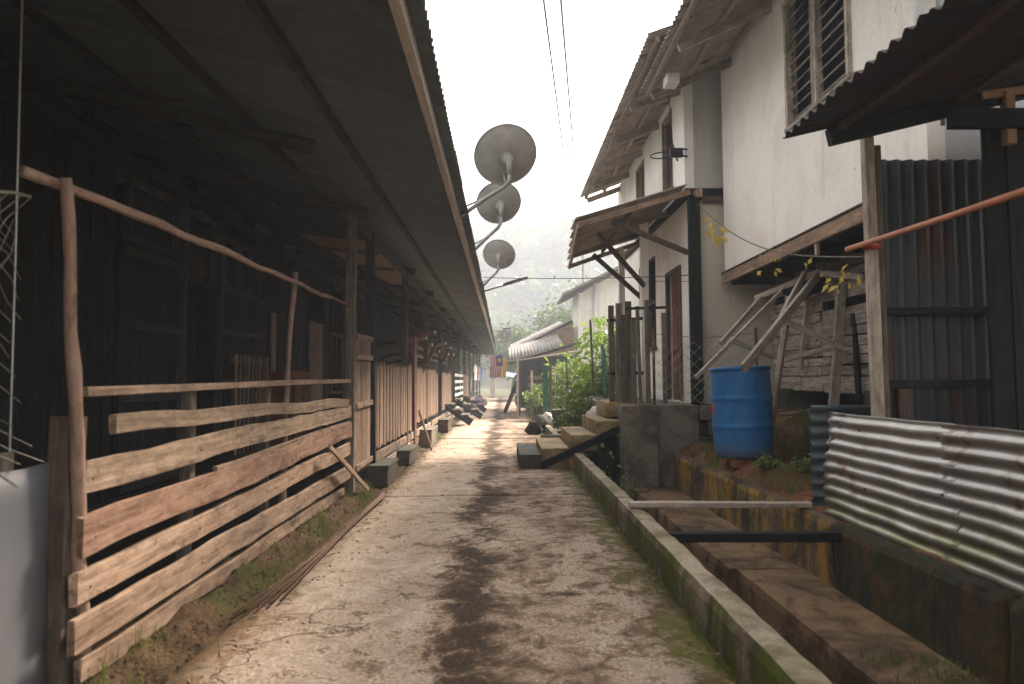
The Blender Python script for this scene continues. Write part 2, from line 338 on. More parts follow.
_bc = {}
def beam_mesh(L, w, t, mat, segs, wob, ch, var):
    k = (round(L, 3), round(w, 4), round(t, 4), mat.name, segs, wob, ch, var)
    if k in _bc: return _bc[k]
    r = random.Random(hash(k[:3]) ^ var*7919)
    V, F = [], []
    hw, ht = w/2, t/2; c = min(ch, hw*0.6, ht*0.6)
    ring0 = [(-ht+c, -hw), (ht-c, -hw), (ht, -hw+c), (ht, hw-c), (ht-c, hw), (-ht+c, hw), (-ht, hw-c), (-ht, -hw+c)] if c > 0 else [(-ht, -hw), (ht, -hw), (ht, hw), (-ht, hw)]
    n = len(ring0); oy = oz = 0.0; sw = 1.0
    for i in range(segs+1):
        if wob and i:
            oy += r.uniform(-1, 1)*wob*0.5; oz += r.uniform(-1, 1)*wob; oy *= 0.8; oz *= 0.8
        for (a, b) in ring0:
            V.append((L*i/segs + (r.uniform(-1, 1)*wob*0.8 if wob and i in (0, segs) else 0), a+oy, b*(1 + (r.uniform(-0.06, 0.06) if wob else 0))+oz + (r.uniform(-.3, .3)*wob if wob else 0)))
    for i in range(segs):
        for j in range(n):
            a = i*n+j; b = i*n+(j+1) % n; F.append((a, a+n, b+n, b))
    F.append(tuple(range(n))); F.append(tuple(range(segs*n+n-1, segs*n-1, -1)))
    me = mesh('beam', V, F, mat); _bc[k] = me
    return me
def beam(name, p0, p1, w, t, mat, parent=None, up=(0, 0, 1), segs=1, wob=0.0, ch=0.004, var=None):
    """w is the size along `up`, t the size across it"""
    p0 = Vector(p0); p1 = Vector(p1); L = (p1-p0).length
    if var is None: var = rng.randrange(1, 5) if wob else 0
    return mk(name, beam_mesh(L, w, t, mat, segs, wob, ch, var), parent, basis(p0, p1-p0, up))
def box(name, lo, hi, mat, parent=None, bev=0.008, rough=0.0, cuts=0):
    lo = Vector(lo); hi = Vector(hi); c = Vector(((lo.x+hi.x)/2, (lo.y+hi.y)/2, lo.z)); d = hi-lo
    bm = bmesh.new()
    if cuts:
        step = (0.2, 0.11, 0.07, 0.05)[min(cuts, 4)-1]; n = [max(2, min(90, int(q/step))) for q in d]
        for ax in range(3):
            u, v = (ax+1) % 3, (ax+2) % 3
            for side in (0, 1):
                g = {}
                for i in range(n[u]+1):
                    for j in range(n[v]+1):
                        p = [0, 0, 0]; p[ax] = side; p[u] = i/n[u]; p[v] = j/n[v]; g[i, j] = bm.verts.new(p)
                for i in range(n[u]):
                    for j in range(n[v]):
                        q = (g[i, j], g[i+1, j], g[i+1, j+1], g[i, j+1]); bm.faces.new(q if side else q[::-1])
        bmesh.ops.remove_doubles(bm, verts=bm.verts, dist=1e-5)
        for v in bm.verts:
            e = [k for k in range(3) if v.co[k] < 1e-4 or v.co[k] > 1-1e-4]; t = v.co.copy(); w = lo + Vector((t.x*d.x, t.y*d.y, t.z*d.z))
            if len(e) > 1:
                wear = bev*(0.8+0.5*mnoise.noise(w*7.0))
                for k in e: w[k] += wear if t[k] < 0.5 else -wear
            w += mnoise.noise_vector(w*3.5)*rough + mnoise.noise_vector(w*14.0)*rough*0.35
            v.co = w - c
    else:
        bmesh.ops.create_cube(bm, size=1.0)
        for v in bm.verts: v.co = Vector((v.co.x*d.x, v.co.y*d.y, (v.co.z+0.5)*d.z))
        if bev: bmesh.ops.bevel(bm, geom=list(bm.edges), offset=min(bev, min(d)*0.3), segments=2 if bev > 0.01 else 1, affect='EDGES')
    me = bpy.data.meshes.new(name); bm.to_mesh(me); bm.free(); me.materials.append(mat)
    o = mk(name, me, parent, Matrix.Translation(c)); return o
def tube_vf(pts, rad, sides=8):
    pts = [Vector(p) for p in pts]; V, F = [], []
    if not isinstance(rad, (list, tuple)): rad = [rad]*len(pts)
    t0 = (pts[1]-pts[0]).normalized(); ref = Vector((0, 0, 1)) if abs(t0.z) < 0.9 else Vector((1, 0, 0))
    nrm = (ref - t0*ref.dot(t0)).normalized()
    for i, p in enumerate(pts):
        t = (pts[min(i+1, len(pts)-1)]-pts[max(i-1, 0)]).normalized()
        nrm = (nrm - t*nrm.dot(t)).normalized(); bn = t.cross(nrm)
        for j in range(sides):
            a = 2*math.pi*j/sides; V.append(tuple(p + (nrm*math.cos(a)+bn*math.sin(a))*rad[i]))
    for i in range(len(pts)-1):
        for j in range(sides):
            a = i*sides+j; b = i*sides+(j+1) % sides; F.append((a, b, b+sides, a+sides))
    F.append(tuple(range(sides-1, -1, -1))); k = (len(pts)-1)*sides; F.append(tuple(range(k, k+sides)))
    return V, F
def tube(name, pts, rad, mat, parent=None, sides=8, smooth=True):
    o = Vector(pts[0]); V, F = tube_vf([Vector(p)-o for p in pts], rad, sides)
    return mk(name, mesh(name, V, F, mat, smooth), parent, Matrix.Translation(o))
def branch(name, pts, r0, r1, mat, parent=None, jit=0.012, sides=9, seed=1):
    """crooked natural pole through pts"""
    r = random.Random(seed); P = [Vector(p) for p in pts]; Q = []; n = 7
    for i in range(len(P)-1):
        for k in range(n): Q.append(P[i].lerp(P[i+1], k/n))
    Q.append(P[-1]); ax = (P[-1]-P[0]).normalized(); out = []
    off = Vector((0, 0, 0))
    for i, q in enumerate(Q):
        off = off*0.7 + Vector((r.uniform(-1, 1), r.uniform(-1, 1), r.uniform(-1, 1)))*jit; off -= ax*off.dot(ax); out.append(q+off)
    rad = [(r0+(r1-r0)*i/(len(Q)-1))*r.uniform(0.9, 1.14) for i in range(len(Q))]
    o = out[0]; mwb = basis(o, ax, (0, 0, 1) if abs(ax.z) < .9 else (1, 0, 0)); inv = mwb.inverted()
    V, F = tube_vf([inv @ q for q in out], rad, sides)
    return mk(name, mesh(name, V, F, mat, True), parent, mwb)
def lathe(name, prof, mat, parent=None, mw=None, sides=40, smooth=True):
    V, F = [], []
    for r, z in prof:
        for j in range(sides):
            a = 2*math.pi*j/sides; V.append((r*math.cos(a), r*math.sin(a), z))
    for i in range(len(prof)-1):
        for j in range(sides):
            a = i*sides+j; b = i*sides+(j+1) % sides; F.append((a, b, b+sides, a+sides))
    F.append(tuple(range(sides-1, -1, -1))); k = (len(prof)-1)*sides; F.append(tuple(range(k, k+sides)))
    return mk(name, mesh(name, V, F, mat, smooth), parent, mw)
_cc = {}
def corr(name, origin, U, V, L, W, pitch, amp, mat, parent=None, segs=2, sag=0.0, jag=0.0, thick=0.003, clip=0.0, seed=0, dent=0.0):
    """corrugated sheet: ridges run along U (length L), waves follow across V (width W)"""
    key = (round(L, 3), round(W, 3), pitch, amp, mat.name, segs, sag, jag, clip, seed)
    U = Vector(U).normalized(); Vv = Vector(V); Nn = U.cross(Vv).normalized()
    mw = basis(origin, U, Nn)
    if key not in _cc:
        r = random.Random(seed); per = 6; m = max(2, int(round(W/pitch*per))); vs, fs = [], []
        for side in (0, 1):
            for i in range(segs+1):
                for j in range(m+1):
                    y = W*j/m; z = amp*math.sin(2*math.pi*y/pitch) - side*thick
                    x = L*i/segs
                    if clip and i == 0: x += max(0.0, clip*(y/W-0.55)/0.45)
                    z -= sag*math.sin(math.pi*i/segs) + (r.uniform(-jag, jag) if side == 0 else 0)
                    if dent:
                        z += dent*(mnoise.noise((x*1.6, y*2.5, seed))+0.5*mnoise.noise((x*6, y*7, seed+9.0))); y += dent*0.6*mnoise.noise((x*2.2, y*0.5, seed+4.0)); x += dent*0.8*mnoise.noise((y*9, x, seed+2.0))
                    vs.append((x, y, z))
        S = (segs+1)*(m+1)
        for i in range(segs):
            for j in range(m):
                a = i*(m+1)+j; q = (a, a+m+1, a+m+2, a+1)
                fs.append(q); fs.append(tuple(S+x for x in reversed(q)))
        for i in (0, segs):
            for j in range(m):
                a = i*(m+1)+j; fs.append((a, a+1, S+a+1, S+a) if i == 0 else (a+1, a, S+a, S+a+1))
        for j in (0, m):
            for i in range(segs):
                a = i*(m+1)+j; b = a+m+1; fs.append((b, a, S+a, S+b) if j == 0 else (a, b, S+b, S+a))
        _cc[key] = mesh(name, vs, fs, mat, True)
    return mk(name, _cc[key], parent, mw)
def quad_slab(name, c4, th, mat, parent=None):
    """thick panel from four corners (counter-clockwise seen from above)"""
    c = [Vector(p) for p in c4]; o = c[0].copy(); n = (c[1]-c[0]).cross(c[3]-c[0]).normalized()*th
    v = [tuple(p-o) for p in c]+[tuple(p-o-n) for p in c]
    f = [(0, 1, 2, 3), (7, 6, 5, 4)]+[(i, i+4, (i+1) % 4+4, (i+1) % 4) for i in range(4)]
    return mk(name, mesh(name, v, f, mat), parent, Matrix.Translation(o))
def leaf_cloud(name, pts, size, mat, parent=None, origin=(0, 0, 0), aspect=0.45, seed=1, droop=0.3):
    r = random.Random(seed); V, F = [], []; o = Vector(origin)
    for p in pts:
        s = size*r.uniform(0.55, 1.35); d = Vector((r.uniform(-1, 1), r.uniform(-1, 1), r.uniform(-0.9, 0.5)-droop*0.4)).normalized()
        up = Vector((r.uniform(-1, 1), r.uniform(-1, 1), r.uniform(0.2, 1.3))); sd = d.cross(up)
        if sd.length < 1e-3: continue
        sd.normalize(); b = Vector(p)-o; nn = sd.cross(d)*s*0.12; k = len(V)
        V += [tuple(b), tuple(b+d*s*0.5+sd*s*aspect*0.5+nn), tuple(b+d*s), tuple(b+d*s*0.5-sd*s*aspect*0.5+nn)]
        F.append((k, k+1, k+2, k+3))
    return mk(name, mesh(name, V, F, mat), parent, Matrix.Translation(o))
def grid(name, x0, x1, y0, y1, nx, ny, zf, mat, parent=None, smooth=True):
    V = [(x0+(x1-x0)*i/nx, y0+(y1-y0)*j/ny, 0) for j in range(ny+1) for i in range(nx+1)]
    V = [(x, y, zf(x, y)) for x, y, _ in V]
    F = [(j*(nx+1)+i, j*(nx+1)+i+1, (j+1)*(nx+1)+i+1, (j+1)*(nx+1)+i) for j in range(ny) for i in range(nx)]
    return mk(name, mesh(name, V, F, mat, smooth), parent)
def sst(a, b, x):
    t = max(0, min(1, (x-a)/(b-a))); return t*t*(3-2*t)
def nz(x, y, z=0.0): return mnoise.noise((x, y, z))

# ================================================================== SETTING: ground, lane, drain, bank, hill
def zg(x, y):
    d = max(abs(x-0.5)-9, y-46, -8-y); return -0.55 + 0.52*sst(0, 3, d)
tag(grid('ground', -190, 190, -60, 270, 150, 130, zg, S_GROUND), 'bare soil ground of the village', kind='structure')

lane = bpy.data.objects.new('lane', None); scn.collection.objects.link(lane); tag(lane, 'stained concrete village lane', kind='structure')
ys = [-3.0, 6.92, 13.6, 20.4, 27.4, 35.0, 47.0]
for a, b in zip(ys, ys[1:]):
    xr = 0.86
    bm = bmesh.new(); nx, ny = 20, max(10, int((b-a)*(10 if a < 12 else 3))); g = 0.0025
    vs = {}
    for j in range(ny+1):
        for i in range(nx+1):
            x = -1.24+(xr+1.24)*i/nx; y = a+g+(b-a-2*g)*j/ny
            z = 0.012*nz(x*1.3, y*1.1) + 0.004*nz(x*6, y*6, 3)
            if i in (0, nx): z -= 0.006
            if j in (0, ny): z -= 0.005
            vs[i, j] = bm.verts.new((x, y-a, z))
    for j in range(ny):
        for i in range(nx): bm.faces.new((vs[i, j], vs[i+1, j], vs[i+1, j+1], vs[i, j+1]))
    ext = bmesh.ops.extrude_edge_only(bm, edges=[e for e in bm.edges if e.is_boundary])
    for v in ext['geom']:
        if isinstance(v, bmesh.types.BMVert): v.co.z = -0.5
    me = bpy.data.meshes.new('slab'); bm.to_mesh(me); bm.free(); me.materials.append(C_LANE)
    me.polygons.foreach_set('use_smooth', [True]*len(me.polygons))
    mk('slab', me, lane, Matrix.Translation((0, a, 0)))

# kerb wall between lane and drain, cast in lengths
kerb = thing('kerb_wall', (0.92, 2, 0), 'long low mossy concrete kerb wall between the lane and the drain', 'kerb wall')
for a, b in ((-2.5, 2.05), (2.06, 5.6), (5.61, 9.02), (10.72, 14.5), (14.51, 19.5), (19.51, 27)):
    box('kerb_length', (0.862, a, -0.5), (0.985, b, 0.2 if a < 10 else 0.16), C_KERB, kerb, bev=0.011, rough=0.004, cuts=4 if a < 9 else 2)
tag(grid('drain_floor', 0.95, 2.12, -2.5, 27, 14, 140, lambda x, y: -0.44+0.025*nz(x*3, y*2), S_MUD), 'reddish mud on the floor of the drain', kind='structure')
led = thing('drain_ledge', (1.8, 3, -0.44), 'stained concrete ledge of slabs along the right of the drain', 'ledge')
for a, b, dx in ((1.0, 5.0, 0.05), (5.005, 8.74, 0.0)):
    box('slab', (1.54+dx, a, -0.46), (2.062, b, -0.2), C_LEDGE, led, bev=0.009, rough=0.005, cuts=4)
ret = thing('retaining_wall', (2.1, 4, -0.44), 'ochre streaked retaining wall on the right side of the drain', 'retaining wall')
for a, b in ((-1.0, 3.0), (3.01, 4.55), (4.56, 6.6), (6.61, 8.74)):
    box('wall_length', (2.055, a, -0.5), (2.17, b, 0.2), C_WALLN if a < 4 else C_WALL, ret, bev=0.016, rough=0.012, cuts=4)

def zb(x, y):
    z = 0.175 + 0.135*sst(2.14, 2.35, x)*sst(4.8, 6.2, y) + 0.42*sst(2.65, 3.2, x + 0.15*nz(y, x))*sst(5.6, 6.4, y)
    return z + 0.035*nz(x*2.5, y*2.5) + 0.012*nz(x*9, y*9)
tag(grid('earth_bank', 2.13, 9.0, -2, 9.02, 110, 130, zb, S_BANK), 'reddish earth bank above the drain', kind='structure')
tag(grid('far_bank', 0.99, 9.0, 14.6, 46, 30, 50, lambda x, y: 0.05+0.05*nz(x, y)+0.1*sst(1, 2, x), S_GROUND), 'weedy ground right of the lane further on', kind='structure')
def zv(x, y):
    e = -1.31 + 0.05*nz(3.3, y*1.7)
    t = sst(e, e-0.09, x)
    return 0.012 + 0.085*t*(0.8+0.5*nz(x*4, y*3)) + 0.03*nz(x*11, y*9)*t + 0.02*nz(x*27, y*24)*t - 0.05*sst(e+0.02, e+0.10, x)
tag(grid('earth_verge', -1.62, -1.10, -3, 46, 34, 900, zv, S_VERGE), 'crumbling earth verge along the left of the lane', kind='structure')
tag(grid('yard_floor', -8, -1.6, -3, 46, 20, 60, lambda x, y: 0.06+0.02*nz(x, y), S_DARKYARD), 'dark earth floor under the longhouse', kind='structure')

# misty hill with a wood on it
def zh(x, y):
    d = sst(95, 195, y + 10*nz(x*0.012, 1.7))
    top = 37 + 5.0*nz(x*0.02, 5.1) + 2.6*nz(x*0.06, 2.2) - 0.06*(x-4) - 10*sst(25, 120, abs(x-8))
    return -0.3 + d*top
tag(grid('hill', -185, 185, 85, 265, 90, 60, zh, S_GROUND), 'hill rising behind the village in the mist', kind='structure')
V, F = [], []; r = random.Random(3)
for _ in range(900):
    y = r.uniform(98, 205); x = r.uniform(-0.5, 0.6)*y
    z0 = zh(x, y); h = r.uniform(4.0, 8.5)*(0.7 if y > 170 else 1); w = h*r.uniform(0.32, 0.5)
    for k in range(100):
        d = Vector((r.gauss(0, 1), r.gauss(0, 1), r.gauss(0, 1))).normalized()*(r.random()**0.4)
        p = Vector((x+d.x*w, y+d.y*w, z0+h*0.55+d.z*h*0.45)); q = r.uniform(0.4, 1.0)
        a = Vector((r.uniform(-1, 1), r.uniform(-1, 1), r.uniform(-1, 1))).normalized()*q; b = a.cross(Vector((r.uniform(-1, 1), r.uniform(-1, 1), r.uniform(-1, 1)))).normalized()*q*0.7
        i = len(V); V += [tuple(p-a), tuple(p+b), tuple(p+a), tuple(p-b)]; F.append((i, i+1, i+2, i+3))
tag(mk('forest', mesh('forest', V, F, L_TREE)), 'mist veiled wood covering the hill', 'forest', kind='stuff')

# ================================================================== LEFT: the longhouse
EX, EZ, SL = -0.40, 2.55, 0.245          # eave x, height, roof slope
def zr(x): return EZ + (EX-x)*SL
lh = thing('longhouse', (-3.0, 20, 0), 'long dark timber longhouse with deep tin roof along the left of the lane', 'longhouse')
ux = Vector((-1, 0, SL)).normalized()
for i in range(62):
    y = -1.6+i*0.78
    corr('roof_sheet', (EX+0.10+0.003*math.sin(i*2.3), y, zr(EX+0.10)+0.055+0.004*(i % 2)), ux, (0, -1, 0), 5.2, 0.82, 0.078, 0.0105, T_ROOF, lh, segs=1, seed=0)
for x, w, m in ((-0.40, 0.085, W_FASCIA), (-1.05, 0.05, W_ROOF), (-1.75, 0.05, W_ROOF), (-2.5, 0.05, W_ROOF), (-3.3, 0.05, W_ROOF), (-4.2, 0.05, W_ROOF)):
    for k in range(12):
        a = -2+k*4.0
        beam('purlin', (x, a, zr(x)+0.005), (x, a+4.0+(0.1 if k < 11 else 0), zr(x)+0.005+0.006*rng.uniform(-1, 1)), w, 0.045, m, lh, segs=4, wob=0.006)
posts_y = [6.73, 10.45, 13.2, 16.2, 19.4, 22.8, 26.4, 30.4, 34.6, 39.0, 43.5]
raf_y = [0.6, 4.8] + posts_y
for y in raf_y:
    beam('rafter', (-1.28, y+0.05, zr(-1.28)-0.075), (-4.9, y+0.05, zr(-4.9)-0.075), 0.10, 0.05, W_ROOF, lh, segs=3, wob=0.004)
for y in posts_y:
    beam('post', (-1.42, y, 0.03), (-1.42, y, zr(-1.42)-0.13), 0.085, 0.085, W_BEAM if y > 7 else W_GATE, lh, up=(1, 0, 0), segs=5, wob=0.006)
beam('post', (-1.40, 7.72, 0.05), (-1.43, 7.72, 2.70), 0.09, 0.07, W_DARK, lh, up=(1, 0, 0), segs=4, wob=0.004)
for y0, y1, z in ((6.7, 13.2, 2.62), (13.2, 22.8, 2.62), (22.8, 34.6, 2.62), (34.6, 44, 2.62)):
    beam('wall_plate', (-1.42, y0, z+0.03), (-1.42, y1, z+0.03), 0.09, 0.05, W_BEAM, lh)
# facade at x = -2.9
FX = -2.9
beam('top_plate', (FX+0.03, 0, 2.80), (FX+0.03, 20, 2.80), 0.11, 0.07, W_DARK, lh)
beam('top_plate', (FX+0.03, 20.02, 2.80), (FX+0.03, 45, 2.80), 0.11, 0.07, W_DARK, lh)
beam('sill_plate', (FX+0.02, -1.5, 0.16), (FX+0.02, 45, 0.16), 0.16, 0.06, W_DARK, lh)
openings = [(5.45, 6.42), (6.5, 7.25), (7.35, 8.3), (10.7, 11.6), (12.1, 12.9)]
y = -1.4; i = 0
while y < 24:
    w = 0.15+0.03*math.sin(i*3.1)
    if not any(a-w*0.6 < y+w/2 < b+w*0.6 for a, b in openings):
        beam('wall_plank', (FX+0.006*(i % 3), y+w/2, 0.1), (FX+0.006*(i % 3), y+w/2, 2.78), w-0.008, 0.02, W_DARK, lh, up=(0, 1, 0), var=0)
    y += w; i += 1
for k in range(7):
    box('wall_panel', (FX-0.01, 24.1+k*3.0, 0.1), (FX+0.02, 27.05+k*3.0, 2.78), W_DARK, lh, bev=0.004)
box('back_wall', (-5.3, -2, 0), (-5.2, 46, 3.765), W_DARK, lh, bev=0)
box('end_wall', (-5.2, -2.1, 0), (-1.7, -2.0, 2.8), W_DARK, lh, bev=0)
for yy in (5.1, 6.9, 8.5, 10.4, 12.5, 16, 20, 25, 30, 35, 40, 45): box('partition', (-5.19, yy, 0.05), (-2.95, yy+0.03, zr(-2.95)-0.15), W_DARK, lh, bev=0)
# panelled shutter bay, with a glazed transom
d = box('door', (FX-0.035, 5.45, 0.2), (FX-0.018, 6.42, 2.1), W_DARK, lh, bev=0)
for j in range(6):
    beam('board', (FX, 5.53+j*0.16, 0.2), (FX, 5.53+j*0.16, 2.1), 0.155, 0.022, W_DARK, d, up=(0, 1, 0))
for z in (0.3, 0.98, 1.55, 2.12):
    beam('rail', (FX+0.03, 5.45, z), (FX+0.03, 6.42, z), 0.07, 0.03, W_ROOF, d)
def transom(y0, y1, z0, z1, glassm=GLASS):
    w = box('window', (FX-0.03, y0, z0), (FX-0.02, y1, z1), glassm, lh, bev=0)
    for z in (z0, z1): beam('frame', (FX+0.005, y0-0.03, z), (FX+0.005, y1+0.03, z), 0.055, 0.05, W_ROOF, w)
    for yy in (y0, y1): beam('frame', (FX+0.005, yy, z0+0.03), (FX+0.005, yy, z1-0.03), 0.055, 0.05, W_ROOF, w, up=(0, 1, 0))
transom(5.55, 6.35, 2.22, 2.68, GLASS2); transom(6.56, 7.2, 2.05, 2.68, GLASS2); transom(7.42, 7.8, 2.1, 2.6, GLASS2); transom(7.88, 8.25, 2.1, 2.6, GLASS2)
beam('door_jamb', (FX+0.03, 6.46, 0.2), (FX+0.03, 6.46, 2.75), 0.07, 0.06, W_ROOF, lh, up=(0, 1, 0))
beam('door_jamb', (FX+0.03, 7.30, 0.2), (FX+0.03, 7.30, 2.75), 0.07, 0.06, W_ROOF, lh, up=(0, 1, 0))
for j in range(6):
    beam('wall_plank', (FX, 7.42+j*0.16, 0.1), (FX, 7.42+j*0.16, 2.05), 0.15, 0.02, W_DARK, lh, up=(0, 1, 0))
for z in (1.1, 1.62, 2.05): beam('wall_rail', (FX+0.03, 7.36, z), (FX+0.03, 8.6, z), 0.055, 0.03, W_ROOF, lh)
sg = thing('slatted_gate', (FX+0.12, 7.75, 0.1), 'dark slatted half gate leaning before the longhouse wall', 'gate')
for z in (0.45, 1.32): beam('rail', (FX+0.16, 7.3, z), (FX+0.16, 8.35, z), 0.06, 0.025, W_PICK, sg)
for j in range(9): beam('slat', (FX+0.19, 7.34+j*0.12, 0.1), (FX+0.19, 7.34+j*0.12, 1.38), 0.05, 0.018, W_PICK, sg, up=(0, 1, 0))
beam('pale_board', (FX+0.05, 8.95, 0.2), (FX+0.05, 8.95, 1.95), 0.16, 0.025, W_TAN, lh, up=(0, 1, 0))
w = box('window', (FX-0.03, 12.15, 0.95), (FX-0.02, 12.85, 1.85), GLASS2, lh, bev=0)
for yy in (12.13, 12.5, 12.87): beam('frame', (FX+0.01, yy, 0.9), (FX+0.01, yy, 1.9), 0.05, 0.05, W_BEAM, w, up=(0, 1, 0))
for z in (0.9, 1.9): beam('frame', (FX+0.012, 12.1, z), (FX+0.012, 12.9, z), 0.05, 0.05, W_BEAM, w)
beam('door_panel', (FX+0.02, 11.1, 0.15), (FX+0.02, 11.1, 2.0), 0.8, 0.03, W_PICK, lh, up=(0, 1, 0))
# hanging cloth / cabinet
cl = thing('low_cabinet', (-2.55, 8.75, 0.06), 'rust red cabinet standing before the longhouse wall', 'cabinet')
box('body', (-2.8, 8.4, 0.06), (-2.45, 9.2, 1.22), CLOTHM, cl, bev=0.02); box('door', (-2.448, 8.45, 0.3), (-2.43, 8.78, 1.1), W_RED, cl, bev=0.006); box('door', (-2.448, 8.80, 0.3), (-2.43, 9.15, 1.1), W_RED, cl, bev=0.006)
# inner ceiling panel near the second bay
quad_slab('ceiling_panel', ((-1.50, 8.0, 2.66), (-1.44, 11.2, 2.60), (-1.75, 11.2, 2.62), (-2.25, 8.0, 2.74)), 0.012, W_TAN, lh)
for yy in (8.4, 9.7): beam('batten', (-1.46, yy, 2.60), (-2.15, yy, 2.66), 0.04, 0.03, W_BEAM, lh)
# veranda deck and its skirting boards beyond the fence
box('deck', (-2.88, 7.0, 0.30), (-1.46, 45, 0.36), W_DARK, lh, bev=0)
for k in range(9):
    for z in (0.13, 0.27):
        beam('skirting', (-1.40+0.01*k % 0.03, 7.85+k*3.0, z), (-1.40, 10.8+k*3.0, z), 0.105, 0.025, W_GREY if (k+z*10) % 2 > 1 else W_FENCE, lh, segs=3, wob=0.01)

# ------------------------------------------------------------------ front board fence
fe = thing('board_fence', (-1.42, 4.5, 0.1), 'rough open board fence of wide weathered planks nearest the camera', 'fence')
branch('branch_post', [(-1.46, 2.60, 0.0), (-1.45, 2.47, 0.9), (-1.42, 2.31, 1.76)], 0.026, 0.019, BARK, fe, 0.008, seed=4)
branch('branch_rail', [(-1.47, 2.20, 1.755), (-1.42, 3.6, 1.765), (-1.42, 4.98, 1.775), (-1.42, 5.9, 1.79)], 0.018, 0.015, BARK, fe, 0.008, seed=9)
branch('branch_rail', [(-1.44, 5.75, 1.79), (-1.42, 6.7, 1.80)], 0.015, 0.013, W_RED, fe, 0.006, seed=5)
branch('branch_post', [(-1.475, 4.86, 0.05), (-1.47, 4.92, 1.0), (-1.45, 5.02, 1.86)], 0.022, 0.018, BARK, fe, 0.006, seed=12)
beam('post', (-1.52, 2.52, 0.0), (-1.50, 2.52, 0.98), 0.11, 0.07, W_BEAM, fe, up=(0, 1, 0), segs=4, wob=0.01)
beam('stake', (-1.50, 3.42, 0.05), (-1.49, 3.44, 1.06), 0.06, 0.05, W_GATE, fe, up=(0, 1, 0), segs=3, wob=0.01)
beam('stake', (-1.50, 4.55, 0.05), (-1.49, 4.55, 1.06), 0.06, 0.05, W_GATE, fe, up=(0, 1, 0), segs=3, wob=0.01)
for (y0, z0, y1, z1, w, dx) in ((2.5, 1.068, 6.72, 1.105, 0.034, 0.0), (2.66, 0.945, 6.55, 0.915, 0.072, 0.012), (2.5, 0.775, 6.7, 0.825, 0.112, 0.0),
                               (2.47, 0.575, 6.72, 0.655, 0.134, 0.014), (2.46, 0.405, 6.75, 0.475, 0.108, 0.0), (2.44, 0.255, 6.6, 0.285, 0.118, 0.012), (2.5, 0.125, 6.45, 0.13, 0.082, 0.0)):
    bi = len([c_ for c_ in fe.children if c_.name.startswith('board')])
    beam('board', (-1.44+dx, y0, z0), (-1.42+dx, y1, z1), w, 0.026, (W_FENCE, W_FEN2, W_FEN2, W_FEN3, W_FENCE, W_FENCE, W_FENCE)[bi], fe, segs=18, wob=0.009 if w > 0.04 else 0.003, ch=0.003)
    for yy in (2.54, 3.43, 4.55, 4.9, 6.66):
        if w > 0.04 and y0 < yy < y1:
            f_ = (yy-y0)/(y1-y0); mk('nail', beam_mesh(0.004, 0.009, 0.009, RUST, 1, 0, 0.003, 0), fe, basis((-1.429+dx+0.02*f_, yy, z0+(z1-z0)*f_+0.012*math.sin(yy*9)), (1, 0, 0), (0, 0, 1)))
beam('board', (-1.425, 3.6, 0.655), (-1.415, 6.71, 0.705), 0.055, 0.024, W_FENCE, fe, segs=9, wob=0.006)
ls = tag(beam('leaning_stick', (-1.33, 5.55, 0.60), (-1.30, 6.98, 0.06), 0.045, 0.02, W_TAN, segs=3, wob=0.004), 'thin tan stick leaning against the near board fence', 'stick')
# pale sheet, net and cord by the first post
sh = thing('pale_sheet', (-1.55, 2.1, 0.0), 'pale grey flat metal sheet standing left of the branch post', 'sheet')
V, F = [], []
for j in range(9):
    for i in range(11):
        y = 1.2+1.25*i/10; z = 0.0+0.83*j/8; V.append((-1.52+0.003*nz(y*3, z*3), y, z + (0.012*nz(y*5, 2) if j == 8 else 0)))
F = [(j*11+i, j*11+i+1, (j+1)*11+i+1, (j+1)*11+i) for j in range(8) for i in range(10)]
o = mk('panel', mesh('panel', V, F, SHEET, True), sh); so = o.modifiers.new('thickness', 'SOLIDIFY'); so.thickness = 0.006
for yy in (1.25, 2.3): beam('stake', (-1.57, yy, 0.0), (-1.57, yy, 0.88), 0.05, 0.03, W_GATE, sh, up=(0, 1, 0))
V, F = [], []; r = random.Random(21)
def netp(u, v):
    y = 1.0+1.33*u; z = 1.70 - v*(0.92) - 0.10*math.sin(math.pi*u)*(1-v); return Vector((-1.50-0.10*math.sin(u*7+v*3)*0.5 - 0.06*nz(u*6, v*6), y + 0.03*nz(u*9, v*5, 2), z + 0.03*nz(u*5, v*9, 5)))
for s_ in range(-22, 23):
    for sg_ in (1, -1):
        pts = []
        for k in range(15):
            v = k/14; u = s_/20 + sg_*v*0.9 + 0.02*nz(s_, k*0.4)
            if 0 <= u <= 1: pts.append(netp(u, v))
        if len(pts) > 2:
            vv, ff = tube_vf(pts, 0.0015, 3); b = len(V); V += vv; F += [tuple(q+b for q in f_) for f_ in ff]
for _ in range(0):
    u = 0.9+0.1*r.random(); pts = [netp(min(1, u+0.02*r.uniform(-1, 1)), v/8*(0.6+0.4*r.random()))+Vector((0.05+0.03*r.random(), 0.02*r.uniform(-1, 1), 0)) for v in range(9)]
    vv, ff = tube_vf(pts, 0.0012, 3); b = len(V); V += vv; F += [tuple(q+b for q in f_) for f_ in ff]
vv, ff = tube_vf([netp(k/12, 0)+Vector((0, 0, 0.004)) for k in range(13)], 0.005, 5); b = len(V); V += vv; F += [tuple(q+b for q in f_) for f_ in ff]
tag(branch('net_stake', [(-1.52, 0.98, 0.0), (-1.51, 0.99, 0.9), (-1.50, 0.99, 1.78)], 0.025, 0.02, BARK, None, 0.006, seed=6), 'branch stake holding up the outer end of the fishing net', 'stake')
tag(mk('fishing_net', mesh('fishing_net', V, F, NETC)), 'old tangled fishing net hanging beside the forked branch post', 'net')
tag(tube('clothes_cord', [(-2.0, 2.95, 2.9), (-1.995, 2.95, 1.6), (-2.0, 2.96, 0.3)], 0.004, PVC), 'pale cord hanging straight down inside the veranda behind the net', 'cord')
